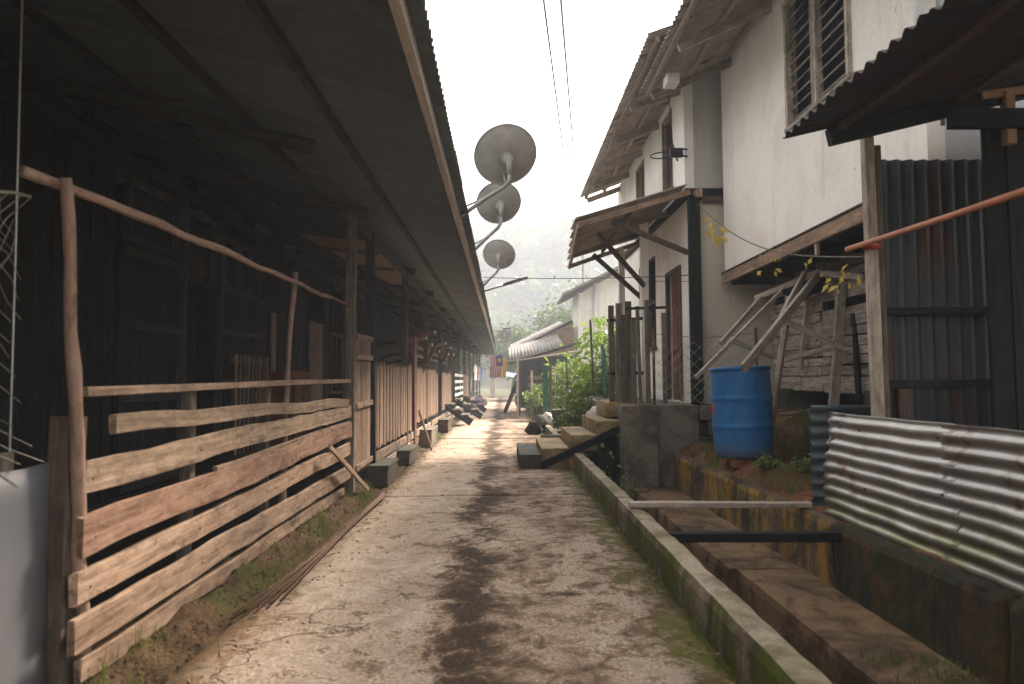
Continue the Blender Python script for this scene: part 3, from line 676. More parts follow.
rods = thing('bundle_of_rods', (-1.22, 5.2, 0.02), 'bundle of thin rusty rods lying along the left lane edge', 'rods')
for k in range(5):
    o_ = (k-2)*0.012
    tube('rod', [(-1.18+o_*3.2, 3.42+0.05*k, 0.022), (-1.15+o_*1.2, 4.4, 0.024+0.006*(k % 2)), (-1.135+o_*0.5, 5.2, 0.03+0.005*(k % 3)), (-1.13+o_, 7.0-0.06*k, 0.03)], 0.0055, RUST, rods, 6)

# ------------------------------------------------------------------ gate and picket screens further on
gt = thing('batten_gate', (-1.40, 7.2, 0.15), 'tall narrow veranda gate of vertical boards with pale battens', 'gate')
for j in range(6): beam('board', (-1.405, 6.86+j*0.135, 0.22), (-1.405, 6.86+j*0.135, 1.56), 0.128, 0.018, W_PICK, gt, up=(0, 1, 0))
for z in (1.52, 1.33, 0.86, 0.28): beam('batten', (-1.38, 6.80, z), (-1.38, 7.62, z+0.01), 0.055, 0.02, W_FENCE if z != 1.33 else W_TAN, gt, segs=2, wob=0.004)
def screen(y0, y1, zt, zb_, label, pw=0.118, mat=W_PICK):
    t = thing('picket_screen', (-1.40, (y0+y1)/2, zb_), label, 'picket screen', 'picket screens along the veranda')
    n = int((y1-y0)/pw)
    for z in (zb_+0.12, zt-0.16): beam('rail', (-1.43, y0, z), (-1.43, y1, z), 0.06, 0.03, W_BEAM, t)
    for j in range(n):
        hh = zt + 0.02*math.sin(j*2.7) + (0.09 if j == n-2 else 0)
        beam('picket', (-1.395+0.004*(j % 2), y0+(j+0.5)*pw, zb_+0.015*math.sin(j*1.9)), (-1.395+0.004*(j % 2), y0+(j+0.5)*pw, round(hh, 2)), pw-0.014, 0.016, mat, t, up=(0, 1, 0), var=0)
screen(7.76, 10.95, 1.29, 0.36, 'long brown picket screen nearest the batten gate')
screen(11.5, 15.4, 1.30, 0.42, 'reddish picket screen beyond the tall red post')
screen(16.4, 19.3, 1.28, 0.42, 'short picket screen just before the white lattice panel')
screen(25.2, 28.6, 1.3, 0.42, 'distant picket screen beyond the white lattice panel', pw=0.16)
tag(beam('red_post', (-1.38, 11.25, 0.05), (-1.38, 11.25, 1.78), 0.26, 0.04, W_RED, up=(0, 1, 0), segs=3, wob=0.004), 'tall reddish plank post between two picket screens', 'post')
la = thing('lattice_panel', (-1.38, 22, 0.1), 'white and black lattice panel on the veranda far down the lane', 'lattice')
for j in range(4): beam('upright', (-1.38, 20.4+j*1.25, 0.2), (-1.38, 20.4+j*1.25, 1.35), 0.14, 0.04, BLACK, la, up=(0, 1, 0))
for k in range(6): beam('slat', (-1.36, 20.3, 0.3+k*0.19), (-1.36, 24.3, 0.3+k*0.19), 0.085, 0.02, CLOTHW, la)

# step blocks under the screens
def crate_step(name, lo, hi, label, mat=C_DAMP):
    t = thing(name, ((lo[0]+hi[0])/2, (lo[1]+hi[1])/2, lo[2]), label, 'step', 'doorsteps along the veranda')
    box('tread', (lo[0], lo[1], hi[2]-0.045), (hi[0]+0.012, hi[1]+0.01, hi[2]), mat, t, bev=0.008, rough=0.004, cuts=1)
    box('front', (lo[0], lo[1]+0.004, lo[2]), (hi[0], lo[1]+0.05, hi[2]-0.047), W_BEAM if mat is C_DAMP else mat, t, bev=0.006)
    box('side', (hi[0]-0.05, lo[1]+0.052, lo[2]), (hi[0], hi[1]-0.052, hi[2]-0.047), W_BEAM if mat is C_DAMP else mat, t, bev=0.006)
    box('front', (lo[0], hi[1]-0.05, lo[2]), (hi[0], hi[1]-0.004, hi[2]-0.047), W_BEAM if mat is C_DAMP else mat, t, bev=0.006)
crate_step('doorstep', (-1.42, 7.5, 0.0), (-1.20, 8.25, 0.23), 'damp greenish doorstep block nearest the board fence')
crate_step('doorstep', (-1.42, 9.4, 0.0), (-1.22, 10.3, 0.20), 'grey doorstep below the long picket screen')
crate_step('doorstep', (-1.42, 11.9, 0.0), (-1.18, 12.9, 0.30), 'concrete doorstep below the reddish picket screen', C_GREY)
crate_step('doorstep', (-1.42, 15.2, 0.0), (-1.16, 16.2, 0.28), 'dark low doorstep just before the wooden ramps')
tag(beam('scrap_plank', (-1.12, 11.3, 0.02), (-1.36, 11.65, 0.62), 0.05, 0.02, W_GREY), 'short grey slat leaning below the tall red post', 'slat')
def ramp(y0, y1, x1, zt, label):
    t = thing('veranda_steps', (-1.0, (y0+y1)/2, 0), label, 'steps', 'wooden steps down from the veranda')
    for y in (y0, y1): beam('stringer', (-1.42, y, zt), (x1, y, 0.06), 0.10, 0.05, W_DARK, t, segs=2, wob=0.004)
    for k in range(3):
        f = (k+0.6)/3.4; x = -1.42+(x1+1.42)*f; z = zt+(0.06-zt)*f
        beam('tread', (x, y0+0.03, z+0.1), (x, y1-0.03, z+0.1), 0.03, 0.2, W_BEAM, t)
ramp(17.2, 18.3, -0.78, 0.5, 'dark open wooden steps nearest the picket screens')
ramp(20.0, 21.2, -0.62, 0.55, 'dark open wooden steps before the lattice panel')
ramp(24.0, 25.3, -0.60, 0.55, 'farthest dark wooden steps by the lattice panel end')
# poles racked under the roof
rk = thing('pole_rack', (-1.2, 14.5, 1.6), 'rack of poles with pale sawn ends jutting out under the roof', 'pole rack')
for k in range(9):
    y = 11.8+k*0.8; z = 1.72+0.14*math.sin(k*1.7); L = 0.32+0.15*math.sin(k*2.1)
    tube('pole', [(-2.3, y+0.2, z-0.15), (-1.42+L*0.5, y, z+0.08)], 0.028, W_RED if k % 2 else W_FENCE, rk, 7)
    tube('sawn_end', [(-1.419+L*0.5, y, z+0.08), (-1.405+L*0.5, y-0.002, z+0.082)], 0.03, CLOTHW, rk, 7)
for z in (1.52, 1.66): beam('rail', (-1.47, 11.4, z), (-1.47, 19, z), 0.06, 0.04, W_BEAM, rk)
for k in range(3): beam('strut', (-1.45, 12.5+k*2.6, 1.15), (-1.15, 12.5+k*2.6, 1.75), 0.05, 0.04, W_BEAM, rk)

# ------------------------------------------------------------------ far down the lane on the left
def flag(name, x0, y, z1, w, h, label, stripes):
    nx, ny = 14, 12; V, F, mi = [], [], []
    for j in range(ny+1):
        for i in range(nx+1):
            u, v = i/nx, j/ny; V.append((x0+w*u+0.02*math.sin(v*5), y+0.03*math.sin(u*9+v*2), z1-h*v-0.02*math.sin(u*6)))
    for j in range(ny):
        for i in range(nx):
            F.append((j*(nx+1)+i, j*(nx+1)+i+1, (j+1)*(nx+1)+i+1, (j+1)*(nx+1)+i))
            mi.append((2 if (i >= 7 and j < 6) else i % 2) if stripes else 0)
            if stripes and i in (9, 10, 11) and j in (2, 3): mi[-1] = 3
    me = mesh(name, V, F, [CLOTHR, CLOTHW, CLOTHB, CLOTHY] if stripes else [CLOTHY], True); me.polygons.foreach_set('material_index', mi)
    o = mk(name, me); so = o.modifiers.new('thickness', 'SOLIDIFY'); so.thickness = 0.004
    return tag(o, label, 'flag')
flag('striped_flag', -0.50, 28.0, 2.06, 0.46, 0.86, 'red and white striped flag with navy corner hanging from the eave', True)
flag('yellow_flag', -0.03, 28.4, 1.95, 0.16, 0.75, 'narrow yellow flag hanging beside the striped flag', False)
fp = tag(tube('flag_line', [(-1.42, 28.1, 2.15), (-0.5, 28.05, 2.08), (0.2, 28.3, 2.0)], 0.008, ROPE), 'line holding the two flags under the eave', 'line')
wp = thing('white_gatepost', (-0.62, 44, 0), 'white gatepost at the far end of the lane', 'post')
box('shaft', (-0.78, 43.9, 0), (-0.48, 44.2, 1.1), P_WHITE, wp, bev=0.02); box('cap', (-0.82, 43.86, 1.1), (-0.44, 44.24, 1.18), P_WHITE, wp, bev=0.02)
def shirt(y, x, z, mat, label):
    w, h = 0.26, 0.62
    pr = [(-w*0.5, 0), (-w*0.22, 0.02), (0, -0.03), (w*0.22, 0.02), (w*0.5, 0), (w*0.85, -0.22), (w*0.68, -0.3), (w*0.5, -0.18), (w*0.52, -h), (-w*0.52, -h), (-w*0.5, -0.18), (-w*0.68, -0.3), (-w*0.85, -0.22)]
    V = [(a*0.3, a, b) for a, b in pr]; me = mesh('shirt', V, [tuple(range(len(V)))], mat)
    o = mk('hanging_shirt', me, None, Matrix.Translation((x, y, z))); so = o.modifiers.new('thickness', 'SOLIDIFY'); so.thickness = 0.03
    tag(o, label, 'shirt', 'washing far down the veranda')
tag(tube('washing_line', [(-1.2, 29.5, 1.74), (-1.15, 33, 1.68), (-1.1, 37.5, 1.74)], 0.008, ROPE), 'washing line under the far veranda roof', 'line')
shirt(30.5, -1.19, 1.72, CLOTHW, 'white shirt hanging under the far eave, nearest of the washing')
shirt(32.0, -1.17, 1.70, CLOTHM, 'rust coloured shirt hanging beyond the white one')
shirt(33.6, -1.14, 1.70, TARP, 'pale blue shirt hanging in the middle of the washing')
shirt(35.4, -1.12, 1.72, CLOTHB, 'navy shirt hanging last on the washing line')
def sack(x, y, z, s, mat, label, seed):
    bm = bmesh.new(); bmesh.ops.create_icosphere(bm, subdivisions=3, radius=1.0)
    for v in bm.verts:
        q = v.co.copy(); k = 1+0.3*nz(q.x*1.7+seed, q.y*1.7, q.z*1.7)+0.1*nz(q.x*5+seed, q.y*5, q.z*5); v.co = Vector((q.x*s*k, q.y*s*0.8*k, max(-0.75, q.z)*s*0.75*k + s*0.56))
        if q.z > 0.8: v.co.z += s*0.25
    me = bpy.data.meshes.new('sack'); bm.to_mesh(me); bm.free(); me.materials.append(mat); me.polygons.foreach_set('use_smooth', [True]*len(me.polygons))
    tag(mk('stuffed_sack', me, None, Matrix.Translation((x, y, z))), label, 'sack', 'sacks along the lane')
sack(-1.0, 27.5, 0, 0.27, CLOTHB, 'dark blue stuffed sack on the lane beside the veranda', 1)
sack(-1.02, 23.0, 0, 0.24, C_DAMP, 'dark sack between the wooden steps', 2)
sack(-0.98, 31.5, 0, 0.30, C_GREY, 'grey sack beyond the blue one', 3)

# ------------------------------------------------------------------ satellite dishes and street lamps on the eave
def dish(y, c, rad, az, el, label):
    c = Vector(c); ax = Vector((math.sin(R(az))*math.cos(R(el)), math.cos(R(az))*math.cos(R(el)), math.sin(R(el))))
    foot = Vector((EX+0.06, y, zr(EX)+0.03))
    t = thing('satellite_dish', foot, label, 'satellite dish', 'satellite dishes on the longhouse eave')
    prof = []; n = 10; dep = rad*0.24
    for i in range(n+1): q = max(0.004, i/n)*rad; prof.append((q, dep*(q/rad)**2))
    prof += [(rad*1.022, dep-0.004), (rad*1.022, dep+0.010), (rad*0.985, dep+0.010)]
    for i in range(n-1, -1, -1): q = max(0.004, i/n)*rad*0.985; prof.append((q, dep*(q/rad)**2+0.010))
    mw = basis(c, (ax.cross(Vector((0, 0, 1)))), ax)
    lathe('reflector', prof, DISH, t, mw, 48)
    back = c - ax*0.10
    bk = tube('mount', [c-ax*0.002, back], [0.06, 0.035], DISH, t, 12)
    tube('clamp', [back+Vector((0, 0, 0.04)), back-Vector((0, 0, 0.10))], 0.024, DISH, t, 10)
    kn = back-Vector((0, 0, 0.16))
    tube('mast', [back-Vector((0, 0, 0.05)), kn, kn.lerp(foot, 0.12)-Vector((0, 0, 0.025)), kn.lerp(foot, 0.5)-Vector((0, 0, 0.01)), foot-Vector((0.05, 0, 0.05))], 0.019, METAL, t, 8)
    tube('brace', [kn.lerp(foot, 0.55), foot+Vector((-0.10, 0.28, 0.08))], 0.010, METAL, t, 6)
    fp_ = c + ax*rad*1.05 - Vector((0, 0, rad*0.35))
    tube('feed_arm', [c-Vector((0, 0, rad*0.98))+ax*dep, fp_], 0.010, METAL, t, 6)
    tube('feed_horn', [fp_, fp_-ax*0.09], [0.028, 0.03], PVC, t, 10)
    return t
dish(6.3, (0.045, 6.4, 3.10), 0.285, -14, 40, 'largest and nearest satellite dish on the longhouse eave')
dish(8.2, (-0.03, 8.3, 3.14), 0.262, -12, 38, 'middle satellite dish on the eave, partly behind the nearest')
dish(11.5, (-0.06, 11.6, 3.11), 0.262, 6, 36, 'small looking satellite dish above the first street lamp')
dish(28.0, (0.07, 28.0, 2.88), 0.262, 4, 34, 'farthest tiny satellite dish near the end of the eave')
def lamp(y, p0, p1, p2, label):
    t = thing('street_lamp', p0, label, 'street lamp', 'lamps on the longhouse eave')
    tube('arm', [p0, p1], 0.016, METAL, t, 8)
    d = (Vector(p2)-Vector(p1)); mwb = basis(Vector(p1)-d*0.08, d, (0, 0, 1))
    L = d.length*1.08; V = []
    for x, w, h in ((0, 0.02, 0.02), (L*0.12, 0.035, 0.03), (L*0.3, 0.06, 0.03), (L*0.9, 0.065, 0.018), (L, 0.045, 0.010)):
        V += [(x, -w, -0.012), (x, w, -0.012), (x, w*0.8, h), (x, -w*0.8, h)]
    F = [(i*4+j, i*4+(j+1) % 4, i*4+4+(j+1) % 4, i*4+4+j) for i in range(4) for j in range(4)]+[(3, 2, 1, 0), (16, 17, 18, 19)]
    h = mk('lamp_head', mesh('lamp_head', V, F, LAMPM), t, mwb)
    mk('lens', mesh('lens', [(L*0.35, -0.045, -0.014), (L*0.88, -0.045, -0.014), (L*0.88, 0.045, -0.014), (L*0.35, 0.045, -0.014)], [(3, 2, 1, 0)], PVC), h, mwb)
lamp(11.75, (-0.30, 11.75, 2.56), (0.04, 11.72, 2.655), (0.42, 11.68, 2.77), 'street lamp on a thin arm below the third satellite dish')
lamp(25, (-0.30, 25.0, 2.80), (0.02, 25.0, 2.86), (0.32, 24.95, 2.90), 'far street lamp above the farthest satellite dish')

# ================================================================== RIGHT, NEAR: drain crossing boards, barrel, timber frame
tag(beam('crossing_plank', (0.88, 5.10, 0.222), (2.13, 5.03, 0.222), 0.035, 0.085, W_GREY, segs=4, wob=0.003), 'pale grey plank laid across the drain', 'plank')
tag(beam('crossing_beam', (0.975, 4.47, 0.13), (2.065, 4.45, 0.13), 0.055, 0.07, W_DARK, segs=4, wob=0.003), 'dark beam wedged across the drain nearer the camera', 'beam')

bx, by, bz = 2.37, 7.1, 0.335
ba = thing('plastic_barrel', (bx, by, bz), 'blue plastic barrel standing on bricks on the bank', 'barrel')
prof = [(0.252, 0), (0.272, 0.012), (0.278, 0.05)]
for i in range(1, 40):
    z = 0.05+0.78*i/40; rr = 0.281+0.008*math.sin(math.pi*i/40)
    for zc in (0.30, 0.575):
        rr += 0.011*math.exp(-((z-zc)/0.018)**2)
    prof.append((rr, z))
prof += [(0.281, 0.83), (0.281, 0.842), (0.293, 0.846), (0.295, 0.872), (0.288, 0.880), (0.268, 0.880), (0.264, 0.858)]
mwb = Matrix.Translation((bx, by, bz)) @ Matrix.Rotation(R(-1.6), 4, 'Y') @ Matrix.Rotation(R(-1.0), 4, 'X')
lathe('body', prof, BLUE, ba, mwb, 56)
lathe('lid', [(0.262, 0.856), (0.262, 0.866), (0.10, 0.869), (0.002, 0.869)], BLUE, ba, mwb, 40)
for a in (70, 250): lathe('bung', [(0.035, 0.869), (0.035, 0.885), (0.001, 0.886)], BLUE, ba, mwb @ Matrix.Translation((0.17*math.cos(R(a)), 0.17*math.sin(R(a)), 0)), 16)
V = []; 
for j in range(2):
    for i in range(7):
        a = R(176+i*2.0); V.append((0.2915*math.cos(a), 0.2915*math.sin(a), 0.43+0.09*j))
mk('sticker', mesh('sticker', V, [(i, i+1, i+8, i+7) for i in range(6)], CLOTHR), ba, mwb)
for k, (x, y, lab) in enumerate(((2.28, 6.95, 'brick under the left of the blue barrel'), (2.52, 6.93, 'brick under the right front of the blue barrel'), (2.40, 7.25, 'brick under the back of the blue barrel'))):
    o = box('brick', (x-0.1, y-0.05, 0.245), (x+0.1, y+0.05, 0.338), STONE if k == 1 else BRICK, bev=0.008, rough=0.004, cuts=1); tag(o, lab, 'brick', 'bricks under the barrel')

fr = thing('timber_frame', (2.9, 7.2, 0.7), 'collapsed grey timber frame leaning behind the blue barrel', 'timber frame')
for (n, p0, p1, w, t_) in (('slat', (1.77, 6.6, 1.11), (3.04, 7.6, 2.10), 0.04, 0.022), ('slat', (2.22, 7.3, 1.46), (2.83, 7.8, 1.98), 0.05, 0.03), ('rafter', (2.11, 6.3, 1.19), (3.2, 7.2, 2.15), 0.085, 0.04),
                          ('rafter', (2.66, 6.83, 1.68), (3.06, 7.2, 2.16), 0.07, 0.03), ('leg', (2.75, 7.4, 0.62), (2.90, 7.2, 1.93), 0.06, 0.05), ('leg', (3.20, 7.0, 0.62), (3.33, 7.0, 2.02), 0.085, 0.05),
                          ('brace', (2.74, 7.05, 1.69), (3.30, 6.94, 1.39), 0.055, 0.025), ('leg', (3.32, 8.0, 1.2), (3.34, 7.8, 2.0), 0.05, 0.04), ('top_rail', (2.80, 7.9, 1.98), (3.24, 7.16, 2.19), 0.06, 0.04),
                          ('brace', (2.22, 6.98, 1.48), (2.76, 7.3, 1.32), 0.05, 0.025), ('rail', (2.88, 7.62, 1.27), (3.36, 7.3, 1.41), 0.05, 0.03), ('top_rail', (3.2, 7.22, 2.17), (3.36, 6.6, 2.03), 0.06, 0.06)):
    beam(n, p0, p1, w, t_, W_GREY, fr, segs=4, wob=0.005)
quad_slab('cover_board', ((2.9, 7.55, 2.02), (3.22, 7.12, 2.12), (3.38, 7.35, 2.06), (3.3, 7.9, 1.98)), 0.015, W_DARK, fr)
tag(branch('leaning_pole', [(3.26, 6.55, 0.62), (3.35, 6.75, 1.2), (3.39, 6.9, 1.72)], 0.03, 0.024, W_DARK, None, 0.008, seed=3), 'dark crooked pole leaning on the plank wall beside the timber frame', 'pole')
pile = [(2.75, 6.9, 0.72, 3.35, 6.75, 0.715, 'bleached'), (2.7, 7.15, 0.74, 3.3, 7.3, 0.75, 'brown'), (2.85, 6.55, 0.68, 3.4, 6.5, 0.72, 'split'), (2.78, 7.0, 0.765, 3.25, 6.6, 0.765, 'topmost')]
for k, (x0, y0, z0, x1, y1, z1, nm) in enumerate(pile):
    tag(beam('loose_plank', (x0, y0, z0), (x1, y1, z1), 0.028, 0.15, (W_OLD, W_PICK, W_GREY, W_FENCE)[k], segs=3, wob=0.006), f'{nm} loose plank of the pile at the foot of the timber frame', 'plank', 'planks piled under the house')
V = []; bm = bmesh.new(); bmesh.ops.create_icosphere(bm, subdivisions=4, radius=1)
for v in bm.verts:
    q = v.co.copy(); k = 1+0.22*nz(q.x*1.6, q.y*1.6, q.z*1.6)+0.08*nz(q.x*5, q.y*5, q.z*5); v.co = Vector((q.x*0.30*k, q.y*0.30*k, q.z*0.36*k))
me = bpy.data.meshes.new('mossy_rock'); bm.to_mesh(me); bm.free(); me.materials.append(S_VERGE); me.polygons.foreach_set('use_smooth', [True]*len(me.polygons))
tag(mk('mossy_rock', me, None, Matrix.Translation((2.86, 6.75, 0.42))), 'mossy rock between the barrel and the tin sheets', 'rock')

# ------------------------------------------------------------------ tin sheet fence along the drain
tf = thing('tin_fence', (2.22, 3.5, 0.2), 'low fence of horizontal galvanised corrugated sheets beside the drain', 'tin fence')
corr('sheet', (2.20, 4.96, 0.17), (0.0, -1, 0.0), (0.015, 0, 1), 1.45, 0.70, 0.078, 0.0115, T_GALV, tf, segs=26, clip=0.32, seed=1, dent=0.014)
corr('sheet', (2.196, 3.62, 0.169), (0.0, -1, 0.003), (0.015, 0, 1), 2.6, 0.705, 0.078, 0.0115, T_GALV, tf, segs=40, seed=2, dent=0.014)
corr('sheet', (2.63, 5.04, 0.21), (-1, 0.05, 0), (0, 0, 1), 0.47, 0.70, 0.088, 0.0155, T_TEAL, tf, segs=3, seed=3)
for yy in (4.75, 3.6, 2.3): beam('stake', (2.245, yy, 0.15), (2.245, yy, 0.86), 0.05, 0.05, W_GATE, tf, up=(0, 1, 0), segs=2, wob=0.003)
for yy, zz in ((4.4, 0.78), (4.35, 0.43), (3.58, 0.80), (3.56, 0.52), (3.57, 0.34), (2.9, 0.7), (2.8, 0.44)):
    mk('nail', beam_mesh(0.006, 0.016, 0.016, RUST, 1, 0, 0.004, 0), tf, basis((2.172 if yy > 3.6 else 2.160, yy, zz), (1, 0, 0), (0, 0, 1)))

# ------------------------------------------------------------------ lean-to shed at the right edge
ln = thing('lean_to_shed', (2.7, 4.2, 0.2), 'dark lean-to shed with rusty tin roof and walls at the right edge', 'shed')
uu = Vector((1, 0, 0.235)).normalized()
for k in range(5):
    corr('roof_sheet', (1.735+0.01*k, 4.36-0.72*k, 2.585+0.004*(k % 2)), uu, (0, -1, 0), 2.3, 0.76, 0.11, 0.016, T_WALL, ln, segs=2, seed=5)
def zl(x): return 2.555+(x-1.735)*0.235
for yy in (4.27, 2.6, 1.0): beam('rafter', (1.98, yy, zl(1.98)-0.055), (3.9, yy, zl(3.9)-0.055), 0.10, 0.055, W_DARK, ln, segs=2, wob=0.003)
for xx in (2.05, 2.75): beam('purlin', (xx, 4.33, zl(xx)-0.02+0.005), (xx, 0.8, zl(xx)-0.02+0.005), 0.035, 0.05, W_BEAM, ln)
beam('post', (2.30, 4.40, 0.2), (2.285, 4.40, 2.60), 0.062, 0.06, W_GREY, ln, up=(0, 1, 0), segs=6, wob=0.004)
beam('post', (2.355, 4.42, 0.2), (2.35, 4.42, 2.55), 0.045, 0.04, W_GATE, ln, up=(0, 1, 0), segs=4, wob=0.003)
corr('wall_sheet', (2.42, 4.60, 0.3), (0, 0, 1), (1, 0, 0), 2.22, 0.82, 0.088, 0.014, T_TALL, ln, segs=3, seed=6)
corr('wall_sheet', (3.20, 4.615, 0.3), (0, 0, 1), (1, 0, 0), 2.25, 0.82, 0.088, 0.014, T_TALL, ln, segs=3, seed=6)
for z in (1.52, 1.06): beam('batten', (2.40, 4.55, z), (4.0, 4.55, z+0.01), 0.05, 0.035, W_DARK, ln)
beam('stud', (2.55, 4.545, 0.3), (2.55, 4.545, 1.03), 0.09, 0.03, W_BEAM, ln, up=(1, 0, 0))
for j, xx in enumerate((2.99, 3.13, 3.28)): beam('dark_board', (xx, 4.28-0.006*j, 0.25), (xx, 4.28-0.006*j, 2.66-(0.02*j)), 0.135, 0.025, W_DARK, ln, up=(1, 0, 0))
beam('crossbar', (2.68, 4.20, 2.645), (3.9, 4.20, 2.645), 0.115, 0.06, W_DARK, ln)
beam('stub_post', (3.06, 4.235, 2.50), (3.06, 4.235, 2.82), 0.06, 0.06, W_TAN, ln, up=(1, 0, 0))
beam('arm', (2.90, 4.24, 2.80), (3.35, 4.24, 2.86), 0.05, 0.04, W_TAN, ln)
pole = tag(tube('drying_pole', [(2.215, 4.56, 1.925), (2.225, 3.5, 1.90), (2.23, 1.8, 1.87)], 0.018, COPPER, None, 10), 'orange brown drying pole tied to the shed post', 'pole')
tag(lathe('red_string', [(0.052, 0), (0.055, 0.006), (0.055, 0.016), (0.052, 0.022)], REDSTR, None, Matrix.Translation((2.292, 4.40, 1.895)), 14), 'red string wound round the shed post', 'string')

# ------------------------------------------------------------------ near house on the right (overhanging upper storey)
HX, HY0, HY1, HZ0, HZ1 = 2.82, 4.66, 9.03, 2.42, 5.05
nh = thing('near_house', (5, 6.9, 0.6), 'off-white two storey house overhanging the bank, with louvred upper window', 'house')
# lane wall built round its window opening
WY0, WY1, WZ0, WZ1 = 5.62, 6.90, 3.50, 4.80
for lo, hi in (((HX, HY0, HZ0), (HX+0.12, WY0, HZ1)), ((HX, WY1, HZ0), (HX+0.12, HY1, HZ1)), ((HX, WY0+0.0005, HZ0), (HX+0.12, WY1-0.0005, WZ0)), ((HX, WY0+0.0005, WZ1), (HX+0.12, WY1-0.0005, HZ1))):
    box('wall', lo, hi, P_PINK, nh, bev=0)
box('end_wall', (HX+0.122, HY0+0.004, HZ0), (9.0, HY0+0.12, HZ1+0.9), P_BLUE, nh, bev=0)
box('end_wall', (HX+0.122, HY1-0.12, HZ0), (9.0, HY1-0.004, HZ1+0.9), P_PINK, nh, bev=0)
box('floor', (HX+0.06, HY0+0.01, HZ0-0.04), (9.0, HY1-0.01, HZ0-0.005), W_BEAM, nh, bev=0)
beam('fascia_board', (HX-0.02, HY0, HZ0-0.05), (HX-0.02, HY1, HZ0-0.065), 0.13, 0.045, W_PICK, nh, segs=10, wob=0.004)
beam('drip_strip', (HX-0.03, HY0, HZ0+0.022), (HX-0.03, HY1, HZ0+0.01), 0.02, 0.05, W_BEAM, nh)
for k in range(8): beam('joist', (HX+0.02, HY0+0.25+k*0.56, HZ0-0.10), (6.0, HY0+0.25+k*0.56, HZ0-0.10), 0.11, 0.05, W_DARK, nh)
beam('hanger', (HX-0.005, 6.35, HZ0-0.22), (HX-0.005, 6.35, HZ0-0.1), 0.05, 0.03, W_GREY, nh, up=(0, 1, 0))
# lower plank wall, recessed
for k in range(15):
    z = 0.99+k*0.096
    for a, b in ((6.05, 7.6), (7.61, 9.0)):
        if (k, a) in ((9, 6.05), (11, 7.61)): continue
        beam('plank', (3.40+0.012*math.sin(k*2.2), a, z+0.012*math.sin(k*5+a)), (3.40+0.012*math.sin(k*1.7+1), b, z), 0.094-0.012*((k*7) % 3 == 0), 0.02, W_OLD, nh, segs=5, wob=0.006)
for yy in (6.1, 7.55, 8.9): beam('stud', (3.46, yy, 0.5), (3.46, yy, 2.35), 0.10, 0.08, W_DARK, nh, up=(0, 1, 0))
for yy in (6.3, 8.4): box('foundation', (3.34, yy, 0.5), (3.9, yy+0.4, 0.98), C_DAMP, nh, bev=0.02)
box('inner_wall', (3.95, 4.8, 0.4), (4.05, 9.0, 2.36), C_DAMP, nh, bev=0)
# louvred window
wd = box('window_frame', (HX+0.085, WY0, WZ0), (HX+0.1, WY1, WZ1), W_DARK, nh, bev=0)
wd.name = 'louvre_window'
for yy in (WY0+0.022, (WY0+WY1)/2-0.028, (WY0+WY1)/2+0.028, WY1-0.022): beam('stile', (HX-0.005, yy, WZ0), (HX-0.005, yy, WZ1), 0.045, 0.07, W_OLD, wd, up=(0, 1, 0))
for z in (WZ0+0.022, WZ1-0.022): beam('rail', (HX-0.006, WY0-0.02, z), (HX-0.006, WY1+0.02, z), 0.045, 0.075, W_OLD, wd)
for a, b in ((WY0+0.05, (WY0+WY1)/2-0.055), ((WY0+WY1)/2+0.055, WY1-0.05)):
    for k in range(12):
        z = WZ0+0.12+k*0.112; beam('slat', (HX+0.03, a, z), (HX+0.03, b, z), 0.012, 0.10, W_OLD, wd, up=(-0.9, 0, 1))
# roof
def znr(x): return 4.60+(x-1.76)*0.44
un = Vector((1, 0, 0.44)).normalized()
for k in range(8):
    corr('roof_sheet', (1.70, 8.72-0.76*k, znr(1.70)+0.05+0.004*(k % 2)), un, (0, -1, 0), 5.2, 0.80, 0.1, 0.014, T_AWN, nh, segs=1, seed=7)
for xx, m_ in ((1.80, W_BEAM), (2.3, W_BEAM), (2.75, W_BEAM), (3.6, W_BEAM)): beam('purlin', (xx, 2.8, znr(xx)-0.005), (xx, 8.68, znr(xx)-0.005), 0.06, 0.045, W_EAVE, nh)
for yy in (3.4, 4.7, 6.0, 7.3, 8.6): beam('rafter', (1.84, yy, znr(1.84)-0.085), (3.6, yy, znr(3.6)-0.085), 0.10, 0.05, W_EAVE, nh)
# down pipe, brackets, vent stain
pp = tube('down_pipe', [(HX-0.05, 4.62, 5.0), (HX-0.05, 4.62, 2.85)], 0.028, PVC, nh, 12)
tube('joint', [(HX-0.05, 4.62, 2.95), (HX-0.05, 4.62, 2.84)], 0.035, PVC, pp, 12)
for z in (3.2, 4.1): tube('clip', [(HX-0.05, 4.62, z), (HX-0.05, 4.62, z+0.025)], 0.033, METAL, pp, 12)
tube('conduit', [(HX+0.07, 4.60, 5.0), (HX+0.07, 4.60, 2.75)], 0.014, METAL, nh, 8)

# ------------------------------------------------------------------ white house beyond it, raised on a platform
fh = thing('white_house', (4.5, 11.8, 0.78), 'white two storey house on a concrete platform with tin awning over its door', 'house')
fx = 2.43; PZ = 0.78
def wall_with_holes(parent, x, th, y0, y1, z0, z1, holes, mat):
    yy = [y0]
    for (a, b, c, d) in sorted(holes): yy += [a, b]
    yy.append(y1)
    for i in range(0, len(yy)-1, 2): box('wall', (x, yy[i], z0), (x+th, yy[i+1], z1), mat, parent, bev=0)
    for (a, b, c, d) in holes:
        if c > z0+0.01: box('wall', (x, a+0.0005, z0), (x+th, b-0.0005, c), mat, parent, bev=0)
        if d < z1-0.01: box('wall', (x, a+0.0005, d), (x+th, b-0.0005, z1), mat, parent, bev=0)
DOOR = (9.72, 10.5, PZ+0.02, 2.62); WIN = (11.35, 12.7, 1.62, 3.05)
wall_with_holes(fh, fx, 0.12, 9.14, 14.5, PZ, 3.45, [DOOR, WIN], P_WHITE)
ux0 = 2.36
UW1 = (9.78, 10.42, 3.75, 4.85); UW2 = (11.75, 12.5, 3.95, 4.75)
